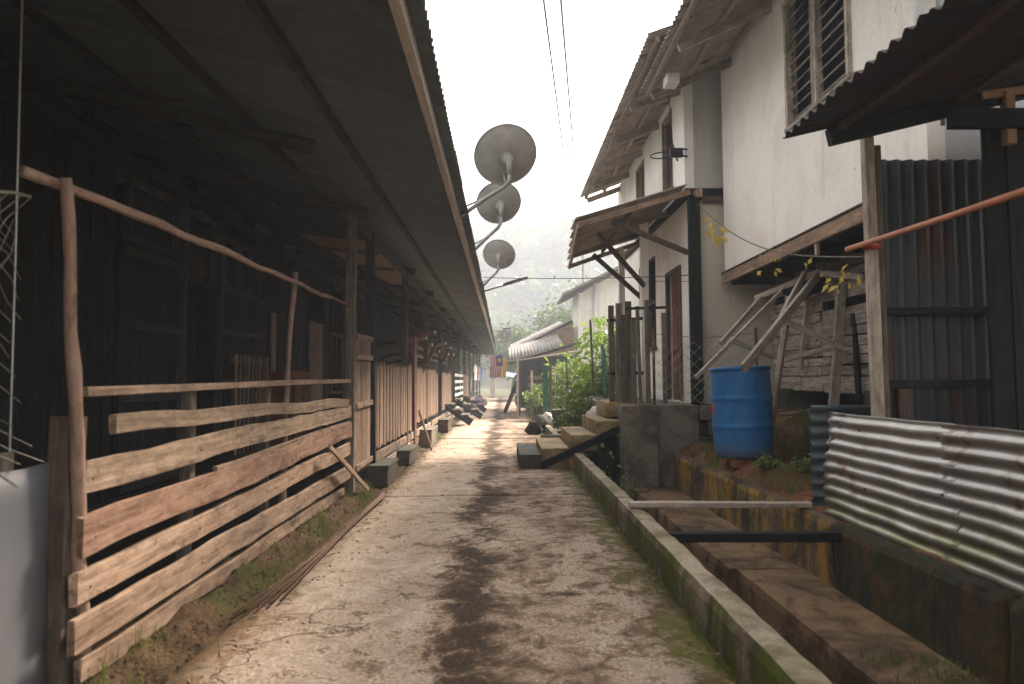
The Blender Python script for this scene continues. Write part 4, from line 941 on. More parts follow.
wall_with_holes(fh, ux0, 0.12, 9.14, 14.5, 3.56, 5.0, [UW1, UW2], P_WHITE)
box('front_wall', (fx+0.122, 9.145, PZ), (8.0, 9.26, 3.40), P_BEIGE, fh, bev=0)
box('front_wall', (ux0+0.122, 9.145, 3.56), (8.0, 9.26, 6.0), P_GREY, fh, bev=0)
box('floor_band', (2.37, 9.13, 3.45), (8.0, 14.5, 3.555), W_DARK, fh, bev=0.004)
box('back_wall', (2.6, 14.38, PZ), (8.0, 14.5, 5.6), P_WHITE, fh, bev=0)
box('corner_pillar', (fx-0.05, 9.06, PZ), (fx+0.10, 9.142, 3.445), W_DARK, fh, bev=0.008)
beam('band_stub', (2.50, 8.98, 3.46), (2.50, 9.14, 3.46), 0.10, 0.08, W_PICK, fh); beam('band_board', (2.56, 9.1, 3.40), (2.9, 9.1, 3.40), 0.09, 0.03, W_BEAM, fh)
dr = box('door', (fx+0.05, DOOR[0]+0.03, DOOR[2]), (fx+0.09, DOOR[1]-0.03, DOOR[3]-0.03), W_RED, fh, bev=0.004)
for z0, z1 in ((0.9, 1.4), (1.5, 2.0), (2.1, 2.5)):
    for a, b in ((9.82, 10.08), (10.14, 10.4)): box('door_panel', (fx+0.035, a, z0), (fx+0.0495, b, z1), W_RED, dr, bev=0.004)
tube('handle', [(fx+0.03, 9.80, 1.72), (fx+0.03, 9.80, 1.86)], 0.012, METAL, dr, 8)
for yy in DOOR[:2]: beam('door_frame', (fx-0.005, yy, DOOR[2]), (fx-0.005, yy, DOOR[3]), 0.06, 0.06, W_BEAM, fh, up=(0, 1, 0))
beam('door_frame', (fx-0.006, DOOR[0]-0.03, DOOR[3]), (fx-0.006, DOOR[1]+0.03, DOOR[3]), 0.06, 0.06, W_BEAM, fh)
def win(parent, x, W, rows=1, cols=3, m=W_BEAM, gl=GLASS):
    w = box('window', (x+0.07, W[0], W[2]), (x+0.075, W[1], W[3]), gl, parent, bev=0)
    for k in range(cols+1):
        y = W[0]+(W[1]-W[0])*k/cols; beam('frame', (x+0.04, y, W[2]), (x+0.04, y, W[3]), 0.05, 0.08, m, w, up=(0, 1, 0))
    for k in range(rows+1):
        z = W[2]+(W[3]-W[2])*k/rows; beam('frame', (x+0.042, W[0], z), (x+0.042, W[1], z), 0.05, 0.085, m, w)
    beam('sill', (x-0.015, W[0]-0.06, W[2]-0.03), (x-0.015, W[1]+0.06, W[2]-0.03), 0.04, 0.09, m, w)
    return w
win(fh, fx, WIN, 2, 3); win(fh, ux0, UW1, 1, 1, W_PICK); win(fh, ux0, UW2, 1, 2, W_PICK)
# upper roof
def zfr(x): return 4.72+(x-1.60)*0.36
uf = Vector((1, 0, 0.36)).normalized()
for k in range(9):
    corr('roof_sheet', (1.56, 14.3-0.76*k, zfr(1.56)+0.05+0.004*(k % 2)), uf, (0, -1, 0), 5.0, 0.80, 0.1, 0.014, T_AWN, fh, segs=1, seed=8)
for xx in (1.68, 2.05, 2.5, 3.4): beam('purlin', (xx, 7.52, zfr(xx)-0.005), (xx, 14.28, zfr(xx)-0.005), 0.06, 0.045, W_EAVE, fh)
for yy in (9.3, 10.6, 11.9, 13.2, 14.2): beam('rafter', (1.70, yy, zfr(1.70)-0.085), (3.4, yy, zfr(3.4)-0.085), 0.10, 0.05, W_EAVE, fh)
box('eave_vent', (1.88, 8.0, 4.47), (2.03, 8.2, 4.59), PVC, fh, bev=0.01)
# awning over the door
def zaw(x): return 3.10+(x-0.93)*0.30
aw = Vector((1, 0, 0.30)).normalized()
for k in range(5):
    corr('awning_sheet', (0.93+0.05*k, 9.02+0.70*(k+1), zaw(0.93+0.05*k)+0.045+0.004*(k % 2)), aw, (0, -1, 0), 1.48-0.05*k, 0.74, 0.1, 0.014, T_AWN, fh, segs=1, seed=0)
beam('awning_beam', (0.97, 9.0, 3.06), (1.17, 12.5, 3.08), 0.09, 0.04, W_PICK, fh, segs=3, wob=0.004)
beam('awning_beam', (1.7, 9.03, zaw(1.7)-0.01), (1.75, 12.5, zaw(1.75)-0.01), 0.05, 0.045, W_BEAM, fh)
for yy in (9.05, 10.2, 11.4, 12.45): beam('awning_rafter', (0.95+(yy-9)*0.055, yy, zaw(0.95)-0.055+0.01), (2.40, yy, zaw(2.40)-0.055), 0.07, 0.04, W_PICK, fh)
for (p0, p1) in (((1.42, 9.12, 3.12), (2.38, 9.12, 2.72)), ((1.27, 9.55, 3.06), (2.02, 10.2, 2.44)), ((1.42, 11.2, 3.06), (2.2, 11.2, 2.35))):
    beam('awning_brace', p0, p1, 0.07, 0.04, W_BEAM, fh, segs=2, wob=0.004)
beam('awning_post', (2.03, 10.3, PZ), (2.05, 10.3, zaw(2.04)-0.06), 0.11, 0.11, P_WHITE, fh, up=(1, 0, 0))
beam('awning_post', (2.05, 12.4, PZ), (2.07, 12.4, zaw(2.06)-0.06), 0.10, 0.10, P_WHITE, fh, up=(1, 0, 0))
# platform
pf = thing('concrete_platform', (2.0, 11, -0.44), 'raised concrete platform and pier carrying the white house', 'platform')
box('slab', (1.44, 9.12, 0.62), (8.0, 14.55, PZ-0.004), C_GREY, pf, bev=0.02, rough=0.008, cuts=2)
box('pier', (1.44, 8.76, -0.46), (1.90, 9.11, 0.79), C_GREY, pf, bev=0.02, rough=0.01, cuts=3)
box('wall', (1.905, 8.99, -0.3), (2.45, 9.11, 0.775), C_GREY, pf, bev=0.012, rough=0.008, cuts=3)
for j in range(3):
    for i in range(3):
        x0 = 2.455+i*0.33+(0.12 if j % 2 else 0)
        blk = box('block', (x0, 8.985, 0.18+j*0.2), (x0+0.32, 9.11, 0.37+j*0.2), C_GREY if (i+j) % 3 else C_DAMP, pf, bev=0.01)
box('base', (2.0, 9.115, -0.4), (8.0, 14.5, 0.618), C_DAMP, pf, bev=0)
box('base_face', (1.48, 9.115, -0.4), (1.995, 14.5, 0.618), C_DAMP, pf, bev=0)

# steps up to the platform
stp = thing('entrance_steps', (0.9, 9.8, 0), 'four broad concrete and timber steps from the lane up to the platform', 'steps')
for k, (x0, x1, z0, z1) in enumerate(((0.19, 0.47, 0.0, 0.175), (0.47, 0.83, 0.0, 0.25), (0.84, 1.17, 0.21, 0.41), (1.16, 1.53, 0.385, 0.585))):
    box('step', (x0, 9.0+0.003*k, z0-0.02 if k < 2 else z0), (x1, 10.7-0.003*k, z1), C_STEP if k else C_DAMP, stp, bev=0.008, rough=0.005, cuts=3)
box('step', (1.36, 9.46, 0.60), (1.66, 10.6, 0.80), C_STEP, stp, bev=0.008, rough=0.005, cuts=2)
for yy in (8.97, 10.73): beam('stringer', (0.46, yy, 0.03), (1.53, yy, 0.52), 0.085, 0.05, W_DARK, stp, segs=3, wob=0.004)
beam('support', (1.30, 9.05, -0.42), (1.30, 9.05, 0.40), 0.10, 0.07, W_DARK, stp, up=(1, 0, 0)); beam('support', (1.30, 10.6, -0.42), (1.30, 10.6, 0.40), 0.10, 0.07, W_DARK, stp, up=(1, 0, 0))
beam('cross_brace', (0.99, 9.1, 0.30), (1.28, 9.1, 0.13), 0.05, 0.04, W_DARK, stp)
tag(tube('drain_pipe', [(0.58, 11.3, 0.21), (1.6, 11.2, 0.235)], 0.035, METAL, None, 12), 'grey pipe lying across the drain behind the steps', 'pipe')

# plank gate, chain link fence
pg = thing('plank_gate', (1.65, 9.5, PZ), 'tall gate of uneven greenish grey planks at the head of the steps', 'gate')
for (x, y, zt, w, lean) in ((1.47, 9.72, 2.10, 0.08, 0.0), (1.545, 9.6, 2.12, 0.09, 0.01), (1.615, 9.58, 1.96, 0.075, -0.02), (1.665, 9.55, 2.14, 0.09, 0.01), (1.73, 9.5, 1.9, 0.08, 0.0), (1.80, 9.42, 2.06, 0.05, -0.03)):
    beam('plank', (x, y, PZ), (x+lean, y, zt), w, 0.022, W_GATE, pg, up=(1, 0.3, 0), segs=4, wob=0.004)
for z in (1.18, 1.9): beam('rail', (1.42, 9.74, z), (1.84, 9.44, z), 0.04, 0.03, W_DARK, pg)
for x in (1.86, 2.07): beam('post', (x, 9.2, PZ), (x-0.01, 9.2, 2.12 if x < 2 else 1.95), 0.05, 0.05, W_GATE, pg, up=(1, 0, 0), segs=3, wob=0.003)
beam('head_rail', (1.60, 9.34, 2.02), (2.10, 9.2, 2.02), 0.035, 0.03, W_DARK, pg)
cf = thing('chain_link_fence', (2.4, 9.04, PZ), 'sagging rusty chain link fence on the platform edge beside the plank gate', 'fence')
V, F = [], []; yy = 9.03; x0, x1, z0, z1 = 1.88, 3.22, 0.79, 1.66; st = 0.075
def seg(a, b):
    vv, ff = tube_vf([a, b], 0.0028, 3); k = len(V); V.extend(vv); F.extend(tuple(q+k for q in f_) for f_ in ff)
n = int((x1-x0)/st)+1; m = int((z1-z0)/st)
for i in range(n):
    for j in range(m):
        def pt(a, b): return (x0+a*st+0.006*nz(a, b), yy+0.02*nz(a*0.3, b*0.4)+0.004*((a+b) % 2), z0+b*st-0.05*math.sin(a/n*math.pi)*b/m)
        if (i+j) % 2 == 0: seg(pt(i, j), pt(i+1, j+1))
        else: seg(pt(i+1, j), pt(i, j+1))
mk('wire_mesh', mesh('wire_mesh', V, F, METAL), cf)
tube('top_wire', [(x0, yy, z1+0.01), (2.5, yy, z1-0.045), (x1, yy, z1+0.01)], 0.004, RUST, cf, 5)
for x in (1.90, 3.2): tube('post', [(x, yy+0.02, PZ-0.01), (x, yy+0.02, 1.74)], 0.018, RUST, cf, 8)
tube('strand', [(1.86, 9.18, 2.36), (2.4, 9.03, 2.33)], 0.004, CABLE, cf, 5)

# bracket with a ring at the upper corner
br = thing('wall_bracket', (2.34, 9.12, 4.0), 'black metal bracket with a drooping cable ring on the upper corner of the white house', 'bracket')
box('plate', (2.16, 9.08, 3.95), (2.33, 9.13, 4.07), BLACK, br, bev=0.006)
for a, b in (((2.33, 9.1, 4.06), (2.39, 9.12, 4.06)), ((2.33, 9.1, 3.97), (2.39, 9.12, 3.97)), ((2.2, 9.1, 4.12), (2.26, 9.1, 3.9))): tube('arm', [a, b], 0.012, BLACK, br, 6)
tube('ring', [(2.04+0.14*math.cos(a*math.pi/10), 9.05+0.06*math.sin(a*math.pi/10), 3.96+0.06*math.sin(a*math.pi/10+0.3)) for a in range(21)], 0.008, BLACK, br, 6)
tube('drop_cable', [(2.2, 9.1, 4.1), (2.17, 9.08, 4.55), (2.1, 8.9, 4.85)], 0.007, CABLE, br, 5)

# string with yellow leaves from the house corner to the shed post
gs = thing('leafy_string', (2.3, 4.42, 2.0), 'sagging string with yellow leaves between house corner and shed post', 'string')
A, B = Vector((2.44, 8.9, 3.30)), Vector((2.29, 4.47, 1.86)); gp = []
for i in range(25):
    t = i/24; p = A.lerp(B, t); p.z -= 0.22*math.sin(math.pi*t); gp.append(p)
tube('string', gp, 0.006, ROPE, gs, 5)
r = random.Random(5); pts = []
def leafy(name, p, n, s):
    L = []
    for _ in range(n): L.append(p+Vector((r.uniform(-.02, .02), r.uniform(-.05, .05), r.uniform(-.22, .0))))
    leaf_cloud(name, L, s, L_YELLOW, gs, origin=p, aspect=0.5, seed=int(p.y*100), droop=2.0)
for i in (3, 5, 13, 15, 19, 21, 22, 23): leafy('leaf_cluster', gp[i], 9 if i < 6 else 4, 0.11 if i < 6 else 0.075)

# ------------------------------------------------------------------ overhead wires
pl = thing('utility_pole', (7.0, 62, 0), 'distant utility pole behind the awning of the white house', 'utility pole')
tube('shaft', [(7.0, 62, -0.1), (7.0, 62, 13.4)], [0.16, 0.11], C_GREY, pl, 10); beam('crossarm', (6.2, 62, 13.1), (7.8, 62, 13.1), 0.12, 0.1, W_BEAM, pl)
def wire(a, b, sag, rad, label):
    a = Vector(a); b = Vector(b); pts = []
    for i in range(21):
        t = i/20; p = a.lerp(b, t); p.z -= sag*4*t*(1-t); pts.append(p)
    tag(tube('overhead_wire', pts, rad, CABLE, None, 5), label, 'wire', 'wires overhead')
wire((-0.75, -2, 5.4), (6.4, 62, 13.2), 0.35, 0.02, 'left one of the two overhead wires crossing the bright sky')
wire((-0.55, -2, 5.4), (6.9, 62, 13.2), 0.42, 0.02, 'right one of the two overhead wires crossing the bright sky')
wire((-0.3, 11.3, 2.72), (2.40, 9.08, 2.42), 0.03, 0.006, 'thin wire crossing the lane from the eave to the white house')

# ================================================================== BEYOND THE STEPS: garden, sheds, far house, trees
gb = thing('garden_wall', (1.2, 16.5, 0), 'low dark concrete wall of the garden beyond the steps', 'wall')
box('front', (0.99, 15.9, -0.1), (2.3, 16.05, 0.46), C_DAMP, gb, bev=0.02, rough=0.01, cuts=2); box('side', (0.99, 16.06, -0.1), (1.12, 21, 0.44), C_DAMP, gb, bev=0.02, rough=0.01, cuts=2)
gpost = thing('green_gatepost', (1.02, 15.85, 0), 'green painted sheet gatepost at the corner of the garden', 'gatepost')
box('sheet', (0.88, 15.83, 0.40), (0.99, 15.86, 1.42), GREENP, gpost, bev=0.004); beam('post', (1.04, 15.87, 0.4), (1.04, 15.87, 1.44), 0.06, 0.06, W_GATE, gpost, up=(1, 0, 0)); box('edge', (0.87, 15.82, 0.38), (0.895, 15.86, 1.44), GREENP, gpost, bev=0.004)
rail = thing('garden_railing', (1.6, 15.95, 0.46), 'light railing of bamboo and wire around the garden', 'railing')
for z in (0.72, 0.95, 1.2, 1.36): tube('bar', [(1.05, 15.9, z), (1.7, 15.9, z+0.01), (2.35, 15.88, z)], 0.012, W_GREY, rail, 6)
for k in range(7): tube('upright', [(1.15+k*0.19, 15.92, 0.45), (1.15+k*0.19, 15.92, 1.34+0.05*(k % 2))], 0.010, W_GREY, rail, 6)
for (x, y, zt, lab) in ((1.62, 13.0, 2.18, 'tall bare bamboo pole rising out of the bush'), (2.02, 12.8, 1.9, 'thick dark stake among the garden plants'), (1.3, 14.6, 1.5, 'short bamboo pole left of the bush')):
    tag(branch('garden_stake', [(x, y, -0.3), (x, y, 1.0), (x-0.03, y, zt)], 0.03 if 'thick' in lab else 0.022, 0.02, W_GATE, None, 0.006, seed=int(x*10)), lab, 'stake', 'stakes in the garden')
tag(beam('blue_stake', (1.86, 13.4, 0.3), (1.86, 13.4, 1.75), 0.05, 0.03, TARP, up=(1, 0, 0)), 'blue painted stake standing in the greenery', 'stake')
# green net fence
V, F = [], []
for i in range(34):
    seg((1.72+i*0.02, 12.2+i*0.01, -0.1), (1.72+i*0.02, 12.2+i*0.01, 1.55))
for j in range(40):
    seg((1.72, 12.2, -0.1+j*0.042), (2.4, 12.54, -0.1+j*0.042))
nf = thing('net_fence', (2.0, 12.3, 0), 'green garden net stretched between stakes behind the plank gate', 'net fence')
mk('net', mesh('net', V, F, NETGREEN), nf)
for x, y in ((1.72, 12.2), (2.4, 12.54)): tube('stake', [(x, y, -0.3), (x, y, 1.62)], 0.02, GREENP, nf, 6)

def bush(loc, rx, ry, h, n, size, mat, label, seed, name='garden_bush', cat='bush'):
    t = thing(name, loc, label, cat); r = random.Random(seed); o = Vector(loc); cl = []
    for k in range(9):
        a = r.uniform(0, 6.28); e = o+Vector((math.cos(a)*rx*r.uniform(0.2, 0.9), math.sin(a)*ry*r.uniform(0.2, 0.9), h*r.uniform(0.35, 0.98))); cl.append(e)
        branch('stem', [o+Vector((r.uniform(-.05, .05), r.uniform(-.05, .05), 0)), o.lerp(e, 0.5)+Vector((r.uniform(-.08, .08), r.uniform(-.08, .08), 0.05)), e], 0.012, 0.005, W_GATE, t, 0.006, 5, seed+k)
    pts = []
    for _ in range(n):
        c = r.choice(cl); s = 0.34*h/1.5
        pts.append(c+Vector((r.gauss(0, s*0.5), r.gauss(0, s*0.5), r.gauss(-0.04, s*0.5))))
    for p in pts: p.z = max(p.z, o.z+0.04)
    leaf_cloud('foliage', pts, size, mat, t, origin=loc, aspect=0.5, seed=seed)
    return t
bush((1.66, 13.4, -0.35), 0.36, 0.5, 2.05, 1500, 0.12, L_BUSH, 'dense green bush filling the garden behind the steps', 11)
bush((1.30, 11.7, -0.4), 0.22, 0.35, 1.3, 800, 0.11, L_BUSH, 'leafy green shrub growing out of the drain behind the steps', 12)
bush((1.6, 17.3, 0.2), 0.5, 0.6, 1.25, 1200, 0.17, L_LIGHT, 'pale green broad leaved plant behind the garden railing', 13)
bush((2.3, 15.2, 0.1), 0.7, 0.6, 2.1, 1600, 0.15, L_LIGHT, 'taller pale shrub by the white house corner', 14)
bush((0.85, 19.6, 0.1), 0.2, 0.3, 0.9, 260, 0.15, L_LIGHT, 'small light green plant beside the tin shed', 15)

# rubbish heap at the corner of the garden wall
hp = [(0.80, 15.2, 0.0, 0.22, C_DAMP, 'dark rubbish sack at the foot of the green gatepost', 4), (0.62, 14.6, 0.0, 0.17, S_DARKYARD, 'small black rubbish bag in front of the heap', 5), (0.93, 15.5, 0.20, 0.13, PVCD, 'white plastic bag on top of the rubbish heap', 6)]
for x, y, z, s_, m_, lab, sd in hp: sack(x, y, z, s_, m_, lab, sd)
bag = (1.32, 10.85)
sack(1.42, 10.9, 0.45, 0.16, PVCD, 'crumpled white bag behind the top step', 7)

# dark open shed with two tin roofs
ds = thing('tin_roofed_shed', (1.8, 24, 0), 'dark open shed with pale tin roofs beyond the garden', 'shed')
def slope_sheet(n, x0, x1, z0, z1, ya, yb, mat, par):
    w = (yb-ya)/n; u_ = Vector((x1-x0, 0, z1-z0)); L = u_.length
    for k in range(n): corr('roof_sheet', (x0, ya+w*(k+1)+0.03, z0+0.004*(k % 2)), u_, (0, -1, 0), L, w+0.06, 0.1, 0.012, mat, par, segs=1, seed=9)
for k in range(4):
    corr('roof_sheet', (0.62+0.42*k, 22.0, 1.78+0.115*k), (0, 3.0, 0.55), (-1, 0, -0.27), 3.1, 0.46, 0.1, 0.012, T_PALE, ds, segs=1, seed=9)
for k in range(5):
    corr('roof_sheet', (0.72+0.42*k, 26.4, 2.35+0.20*k), (0, 4.0, 0.42), (-1, 0, -0.45), 4.1, 0.48, 0.1, 0.012, T_PALE, ds, segs=1, seed=9)
beam('verge_board', (0.17, 21.97, 1.60), (2.42, 21.97, 2.24), 0.07, 0.03, W_DARK, ds); beam('verge_board', (0.27, 26.35, 2.08), (2.57, 26.35, 3.25), 0.09, 0.03, W_DARK, ds)
for x, y, z in ((0.5, 22.1, 1.64), (1.4, 22.1, 1.9), (2.25, 22.1, 2.13), (0.5, 25.0, 2.0), (0.65, 30.2, 2.5), (2.4, 30.2, 3.2), (2.4, 26.5, 3.0)): beam('post', (x, y, -0.1), (x, y, z), 0.06, 0.06, W_BEAM, ds, up=(1, 0, 0))
box('rear_wall', (0.5, 25.9, 0.1), (2.5, 25.95, 1.95), W_DARK, ds, bev=0)
quad_slab('gable', ((1.3, 26.3, 2.0), (2.6, 26.3, 2.0), (2.6, 26.3, 3.2), (1.35, 26.3, 2.62)), 0.03, W_PICK, ds)
for k in range(6): beam('side_board', (0.42, 22.3, 0.35+k*0.17), (0.42, 25.7, 0.35+k*0.17), 0.12, 0.02, W_BEAM, ds, segs=2, wob=0.01)
for k in range(5): beam('front_board', (0.75, 22.0, 0.35+k*0.2), (2.4, 22.0, 0.37+k*0.2), 0.13, 0.02, W_BEAM, ds, segs=2, wob=0.01)
for k, (x, y, h, lab) in enumerate(((0.42, 21.0, 1.75, 'grey upright pole left of the tin shed'), (0.80, 20.2, 1.36, 'short grey post before the tin shed'))):
    tag(beam('upright_pole', (x, y, -0.05), (x, y, h), 0.06, 0.05, W_GREY, up=(1, 0, 0), segs=3, wob=0.006), lab, 'post')
tag(tube('bamboo_rail', [(0.05, 21.5, 1.62), (1.2, 21.0, 1.78), (2.3, 20.6, 1.94)], 0.025, W_GREY, None, 7), 'long bamboo pole slung across the front of the tin shed', 'pole')
tag(beam('propping_plank', (0.05, 24.0, 0.02), (0.42, 23.6, 0.95), 0.14, 0.05, W_DARK), 'dark plank propped at an angle against the tin shed', 'plank')
tag(quad_slab('tarpaulin', ((-0.1, 38, 1.35), (0.75, 38, 1.2), (0.9, 41, 1.45), (0.0, 41, 1.6)), 0.02, TARP), 'pale blue tarpaulin stretched at the far end of the lane', 'tarpaulin')
for x, y, z in ((-0.05, 38.1, 1.35), (0.7, 38.1, 1.22)): pass

# far white house with a gable roof
wh = thing('far_white_house', (4.8, 27, 0), 'misty pale boarded house with grey gable roof beyond the garden', 'house')
box('wall', (2.74, 26.0, 0.0), (8.5, 28.3, 4.25), P_WHITE, wh, bev=0)
for k in range(13): box('board', (2.76+k*0.24, 25.975, 0.3), (2.985+k*0.24, 25.998, 4.2), P_WHITE, wh, bev=0.004)
quad_slab('roof_slope', ((2.15, 25.2, 4.15), (5.4, 25.2, 5.75), (5.4, 28.6, 5.75), (2.15, 28.6, 4.15)), 0.09, T_PALE, wh); quad_slab('roof_slope', ((5.4, 25.2, 5.75), (8.8, 25.2, 4.15), (8.8, 28.6, 4.15), (5.4, 28.6, 5.75)), 0.09, T_PALE, wh)
quad_slab('gable', ((2.8, 25.99, 4.2), (8.4, 25.99, 4.2), (5.45, 25.99, 5.62), (5.35, 25.99, 5.62)), 0.05, P_WHITE, wh)
quad_slab('porch_roof', ((3.9, 25.0, 2.9), (6.0, 25.0, 2.9), (6.0, 25.97, 3.4), (3.9, 25.97, 3.4)), 0.05, T_PALE, wh)
ww = box('window', (4.1, 25.95, 1.4), (5.1, 25.972, 2.5), GLASS, wh, bev=0); beam('frame', (4.05, 25.94, 1.95), (5.15, 25.94, 1.95), 0.06, 0.04, P_WHITE, ww)
tube('vent_pipe', [(3.35, 25.85, 0.1), (3.35, 25.85, 4.6)], 0.06, PVC, wh, 8)

# trees closing the lane
def tree(loc, h, rad, label, seed, mat=L_TREE, n=2600):
    t = thing('broadleaf_tree', loc, label, 'tree', 'trees at the end of the lane'); r = random.Random(seed); o = Vector(loc)
    tr = branch('trunk', [o, o+Vector((0.1, 0, h*0.35)), o+Vector((0.0, 0.1, h*0.62))], 0.05*h*0.5, 0.03, W_GATE, t, 0.03, 8, seed); ends = []
    for k in range(9):
        a = r.uniform(0, 6.28); e = o+Vector((math.cos(a)*rad*r.uniform(0.4, 0.95), math.sin(a)*rad*r.uniform(0.4, 0.95), h*r.uniform(0.5, 1.0))); ends.append(e)
        branch('limb', [o+Vector((0, 0.05, h*r.uniform(0.3, 0.6))), e], 0.045, 0.012, W_GATE, t, 0.02, 6, seed*10+k)
    pts = [r.choice(ends)+Vector((r.gauss(0, rad*0.26), r.gauss(0, rad*0.26), r.gauss(0, h*0.10))) for _ in range(n)]
    leaf_cloud('crown', pts, 0.30, mat, t, origin=loc, aspect=0.55, seed=seed)
tree((0.6, 49, -0.1), 4.2, 1.9, 'round tree standing right at the end of the lane', 31, L_BUSH)
tree((3.4, 44, 0), 5.0, 2.2, 'broad tree behind the tin shed', 32)
tree((-2.2, 51, -0.1), 4.6, 2.0, 'dark tree behind the far end of the longhouse', 33)
tree((8.0, 50, 0), 7.0, 3.2, 'tall tree behind the far white house', 34)
tree((2.6, 39, 0.05), 2.6, 1.1, 'small bright tree just behind the shed roofs', 35, L_LIGHT, 1500)

# ================================================================== small ground cover and litter
V, F = [], []; r = random.Random(77)
def blade(x, y, z, h, w, lean):
    a = r.uniform(0, 6.28); dx, dy = math.cos(a), math.sin(a); k = len(V)
    V.extend([(x-dy*w, y+dx*w, z), (x+dy*w, y-dx*w, z), (x+dx*lean*0.4+dy*w*0.6, y+dy*lean*0.4-dx*w*0.6, z+h*0.6), (x+dx*lean*0.4-dy*w*0.6, y+dy*lean*0.4+dx*w*0.6, z+h*0.6), (x+dx*lean, y+dy*lean, z+h)])
    F.append((k, k+1, k+2, k+3)); F.append((k+3, k+2, k+4))
for _ in range(520):       # left verge tufts
    x = r.uniform(-1.45, -1.12); y = 1.2+r.random()**1.6*20
    if nz(x*2, y*0.9, 9) < -0.12: continue
    for _k in range(r.randint(5, 11)): blade(x+r.gauss(0, 0.025), y+r.gauss(0, 0.03), zv(x, y)-0.01, r.uniform(0.03, 0.11), 0.003, r.uniform(0.01, 0.05))
for _ in range(700):       # bank tufts
    x = r.uniform(2.16, 3.3); y = r.uniform(5.2, 8.9)
    if nz(x*1.8, y*1.8, 4) < 0.0 and not (x < 2.6 and y > 7.4): continue
    for _k in range(r.randint(4, 10)): blade(x+r.gauss(0, 0.03), y+r.gauss(0, 0.03), zb(x, y)-0.01, r.uniform(0.03, 0.10), 0.0035, r.uniform(0.01, 0.06))
for _ in range(260):       # moss tufts at the foot of the kerb and in the drain
    y = 1.5+r.random()*8; x = 0.855-abs(r.gauss(0, 0.03))
    for _k in range(5): blade(x, y+r.gauss(0, 0.03), 0.0, r.uniform(0.01, 0.035), 0.003, 0.012)
for _ in range(160):
    y = r.uniform(2.2, 3.4); x = r.uniform(1.65, 2.04)
    for _k in range(6): blade(x+r.gauss(0, 0.03), y+r.gauss(0, 0.03), -0.21, r.uniform(0.02, 0.07), 0.0035, 0.03)
tag(mk('grass', mesh('grass', V, F, L_GRASS)), 'tufts of grass and moss on verge, kerb and bank', 'grass', kind='stuff')
for k, (x, y, s_, lab) in enumerate(((2.32, 6.35, 0.10, 'low green weed on the bank left of the red soil'), (2.55, 6.1, 0.12, 'low green weed on the bank in front of the barrel'), (1.22, 7.9, 0.2, 'green weed growing in the drain beside the pier'))):
    z = zb(x, y) if x > 2 else -0.44
    t = thing('weed', (x, y, z), lab, 'weed', 'weeds'); pts = [Vector((x, y, z+0.02))+Vector((r.gauss(0, s_*0.6), r.gauss(0, s_*0.6), abs(r.gauss(0, s_*(0.4 if x > 2 else 1.3))))) for _ in range(170)]
    leaf_cloud('foliage', pts, 0.05 if x > 2 else 0.07, L_LIGHT, t, origin=(x, y, z), aspect=0.55, seed=50+k)
    tube('stem', [(x, y, z-0.02), (x+0.01, y, z+s_*0.5)], 0.006, L_GRASS, t, 5)
V, F = [], []
bmv = [(1, 0, 0), (-1, 0, 0), (0, 1, 0), (0, -1, 0), (0, 0, 1), (0, 0, -1)]; bmf = [(0, 2, 4), (2, 1, 4), (1, 3, 4), (3, 0, 4), (2, 0, 5), (1, 2, 5), (3, 1, 5), (0, 3, 5)]
for _ in range(900):
    side = r.random()
    if side < 0.5: x = -1.22+abs(r.gauss(0, 0.13))
    elif side < 0.75: x = 0.84-abs(r.gauss(0, 0.12))
    else: x = r.uniform(-1.1, 0.8)
    y = 1.8+r.random()**1.5*16; s_ = r.uniform(0.003, 0.011)*(1.6 if r.random() < 0.06 else 1); z = 0.012*nz(x*1.3, y*1.1)+s_*0.3
    k = len(V); q = [(r.uniform(0.6, 1.2)) for _ in range(6)]
    V += [(x+a*s_*m_, y+b*s_*m_, z+c*s_*0.6*m_) for (a, b, c), m_ in zip(bmv, q)]; F += [tuple(i+k for i in f_) for f_ in bmf]
tag(mk('pebbles', mesh('pebbles', V, F, STONE)), 'small pebbles and grit scattered on the lane', 'pebbles', kind='stuff')
V, F = [], []
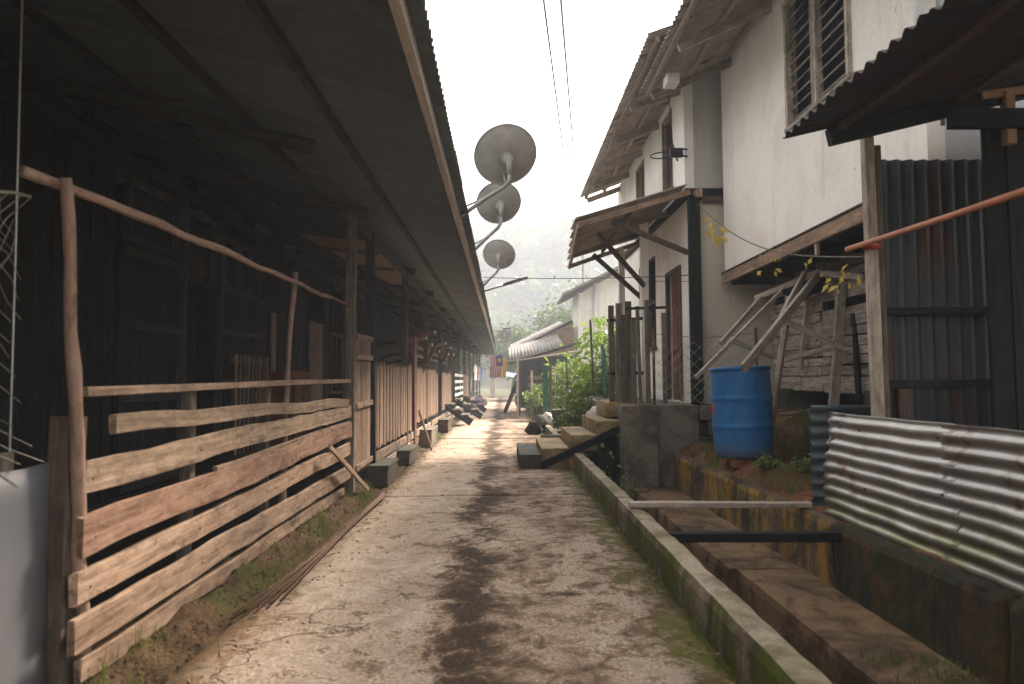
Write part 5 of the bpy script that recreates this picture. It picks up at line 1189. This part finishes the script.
for _ in range(1800):
    x = r.uniform(-1.42, -1.2); y = 1.6+r.random()**1.5*18; s_ = r.uniform(0.004, 0.015); z = zv(x, y)
    k = len(V); q = [(r.uniform(0.6, 1.25)) for _ in range(6)]
    V += [(x+a*s_*m_, y+b*s_*m_, z+c*s_*0.8*m_) for (a, b, c), m_ in zip(bmv, q)]; F += [tuple(i+k for i in f_) for f_ in bmf]
tag(mk('rubble', mesh('rubble', V, F, S_VERGE)), 'earthy rubble along the left verge', 'rubble', kind='stuff')

V, F = [], []
for _ in range(330):
    q = r.random()
    if q < 0.45: x, y, z = r.uniform(1.0, 1.53), r.uniform(1.8, 8.6), -0.425
    elif q < 0.6: x, y, z = r.uniform(1.56, 2.04), r.uniform(1.8, 8.6), -0.192
    elif q < 0.8: x, y, z = 0.85-abs(r.gauss(0, 0.1)), r.uniform(1.8, 12), 0.012
    else: x, y, z = -1.2+abs(r.gauss(0, 0.1)), r.uniform(1.8, 12), 0.012
    a = r.uniform(0, 6.28); l = r.uniform(0.012, 0.032); w_ = l*0.35; c_, s_ = math.cos(a), math.sin(a); k = len(V)
    V += [(x-c_*l, y-s_*l, z), (x-s_*w_, y+c_*w_, z+r.uniform(0.002, 0.012)), (x+c_*l, y+s_*l, z+r.uniform(0, 0.006)), (x+s_*w_, y-c_*w_, z+r.uniform(0.002, 0.012))]; F.append((k, k+1, k+2, k+3))
tag(mk('fallen_leaves', mesh('fallen_leaves', V, F, L_DEAD)), 'dead brown leaves lying in the drain and lane edges', 'leaves', kind='stuff')

# ================================================================== morning mist
hz = box('haze', (-195, -64, -1.6), (195, 275, 52), STONE, None, bev=0)
hz.data.materials.clear(); hm = bpy.data.materials.new('haze_air'); hm.use_nodes = True; hn = hm.node_tree; hn.nodes.clear()
pv = hn.nodes.new('ShaderNodeVolumePrincipled'); pv.inputs['Color'].default_value = (0.47, 0.50, 0.56, 1); pv.inputs['Density'].default_value = 0.0058; pv.inputs['Anisotropy'].default_value = 0.1
ho = hn.nodes.new('ShaderNodeOutputMaterial'); hn.links.new(pv.outputs[0], ho.inputs['Volume']); hz.data.materials.append(hm)
tag(hz, 'morning mist filling the valley air', 'haze', kind='stuff')
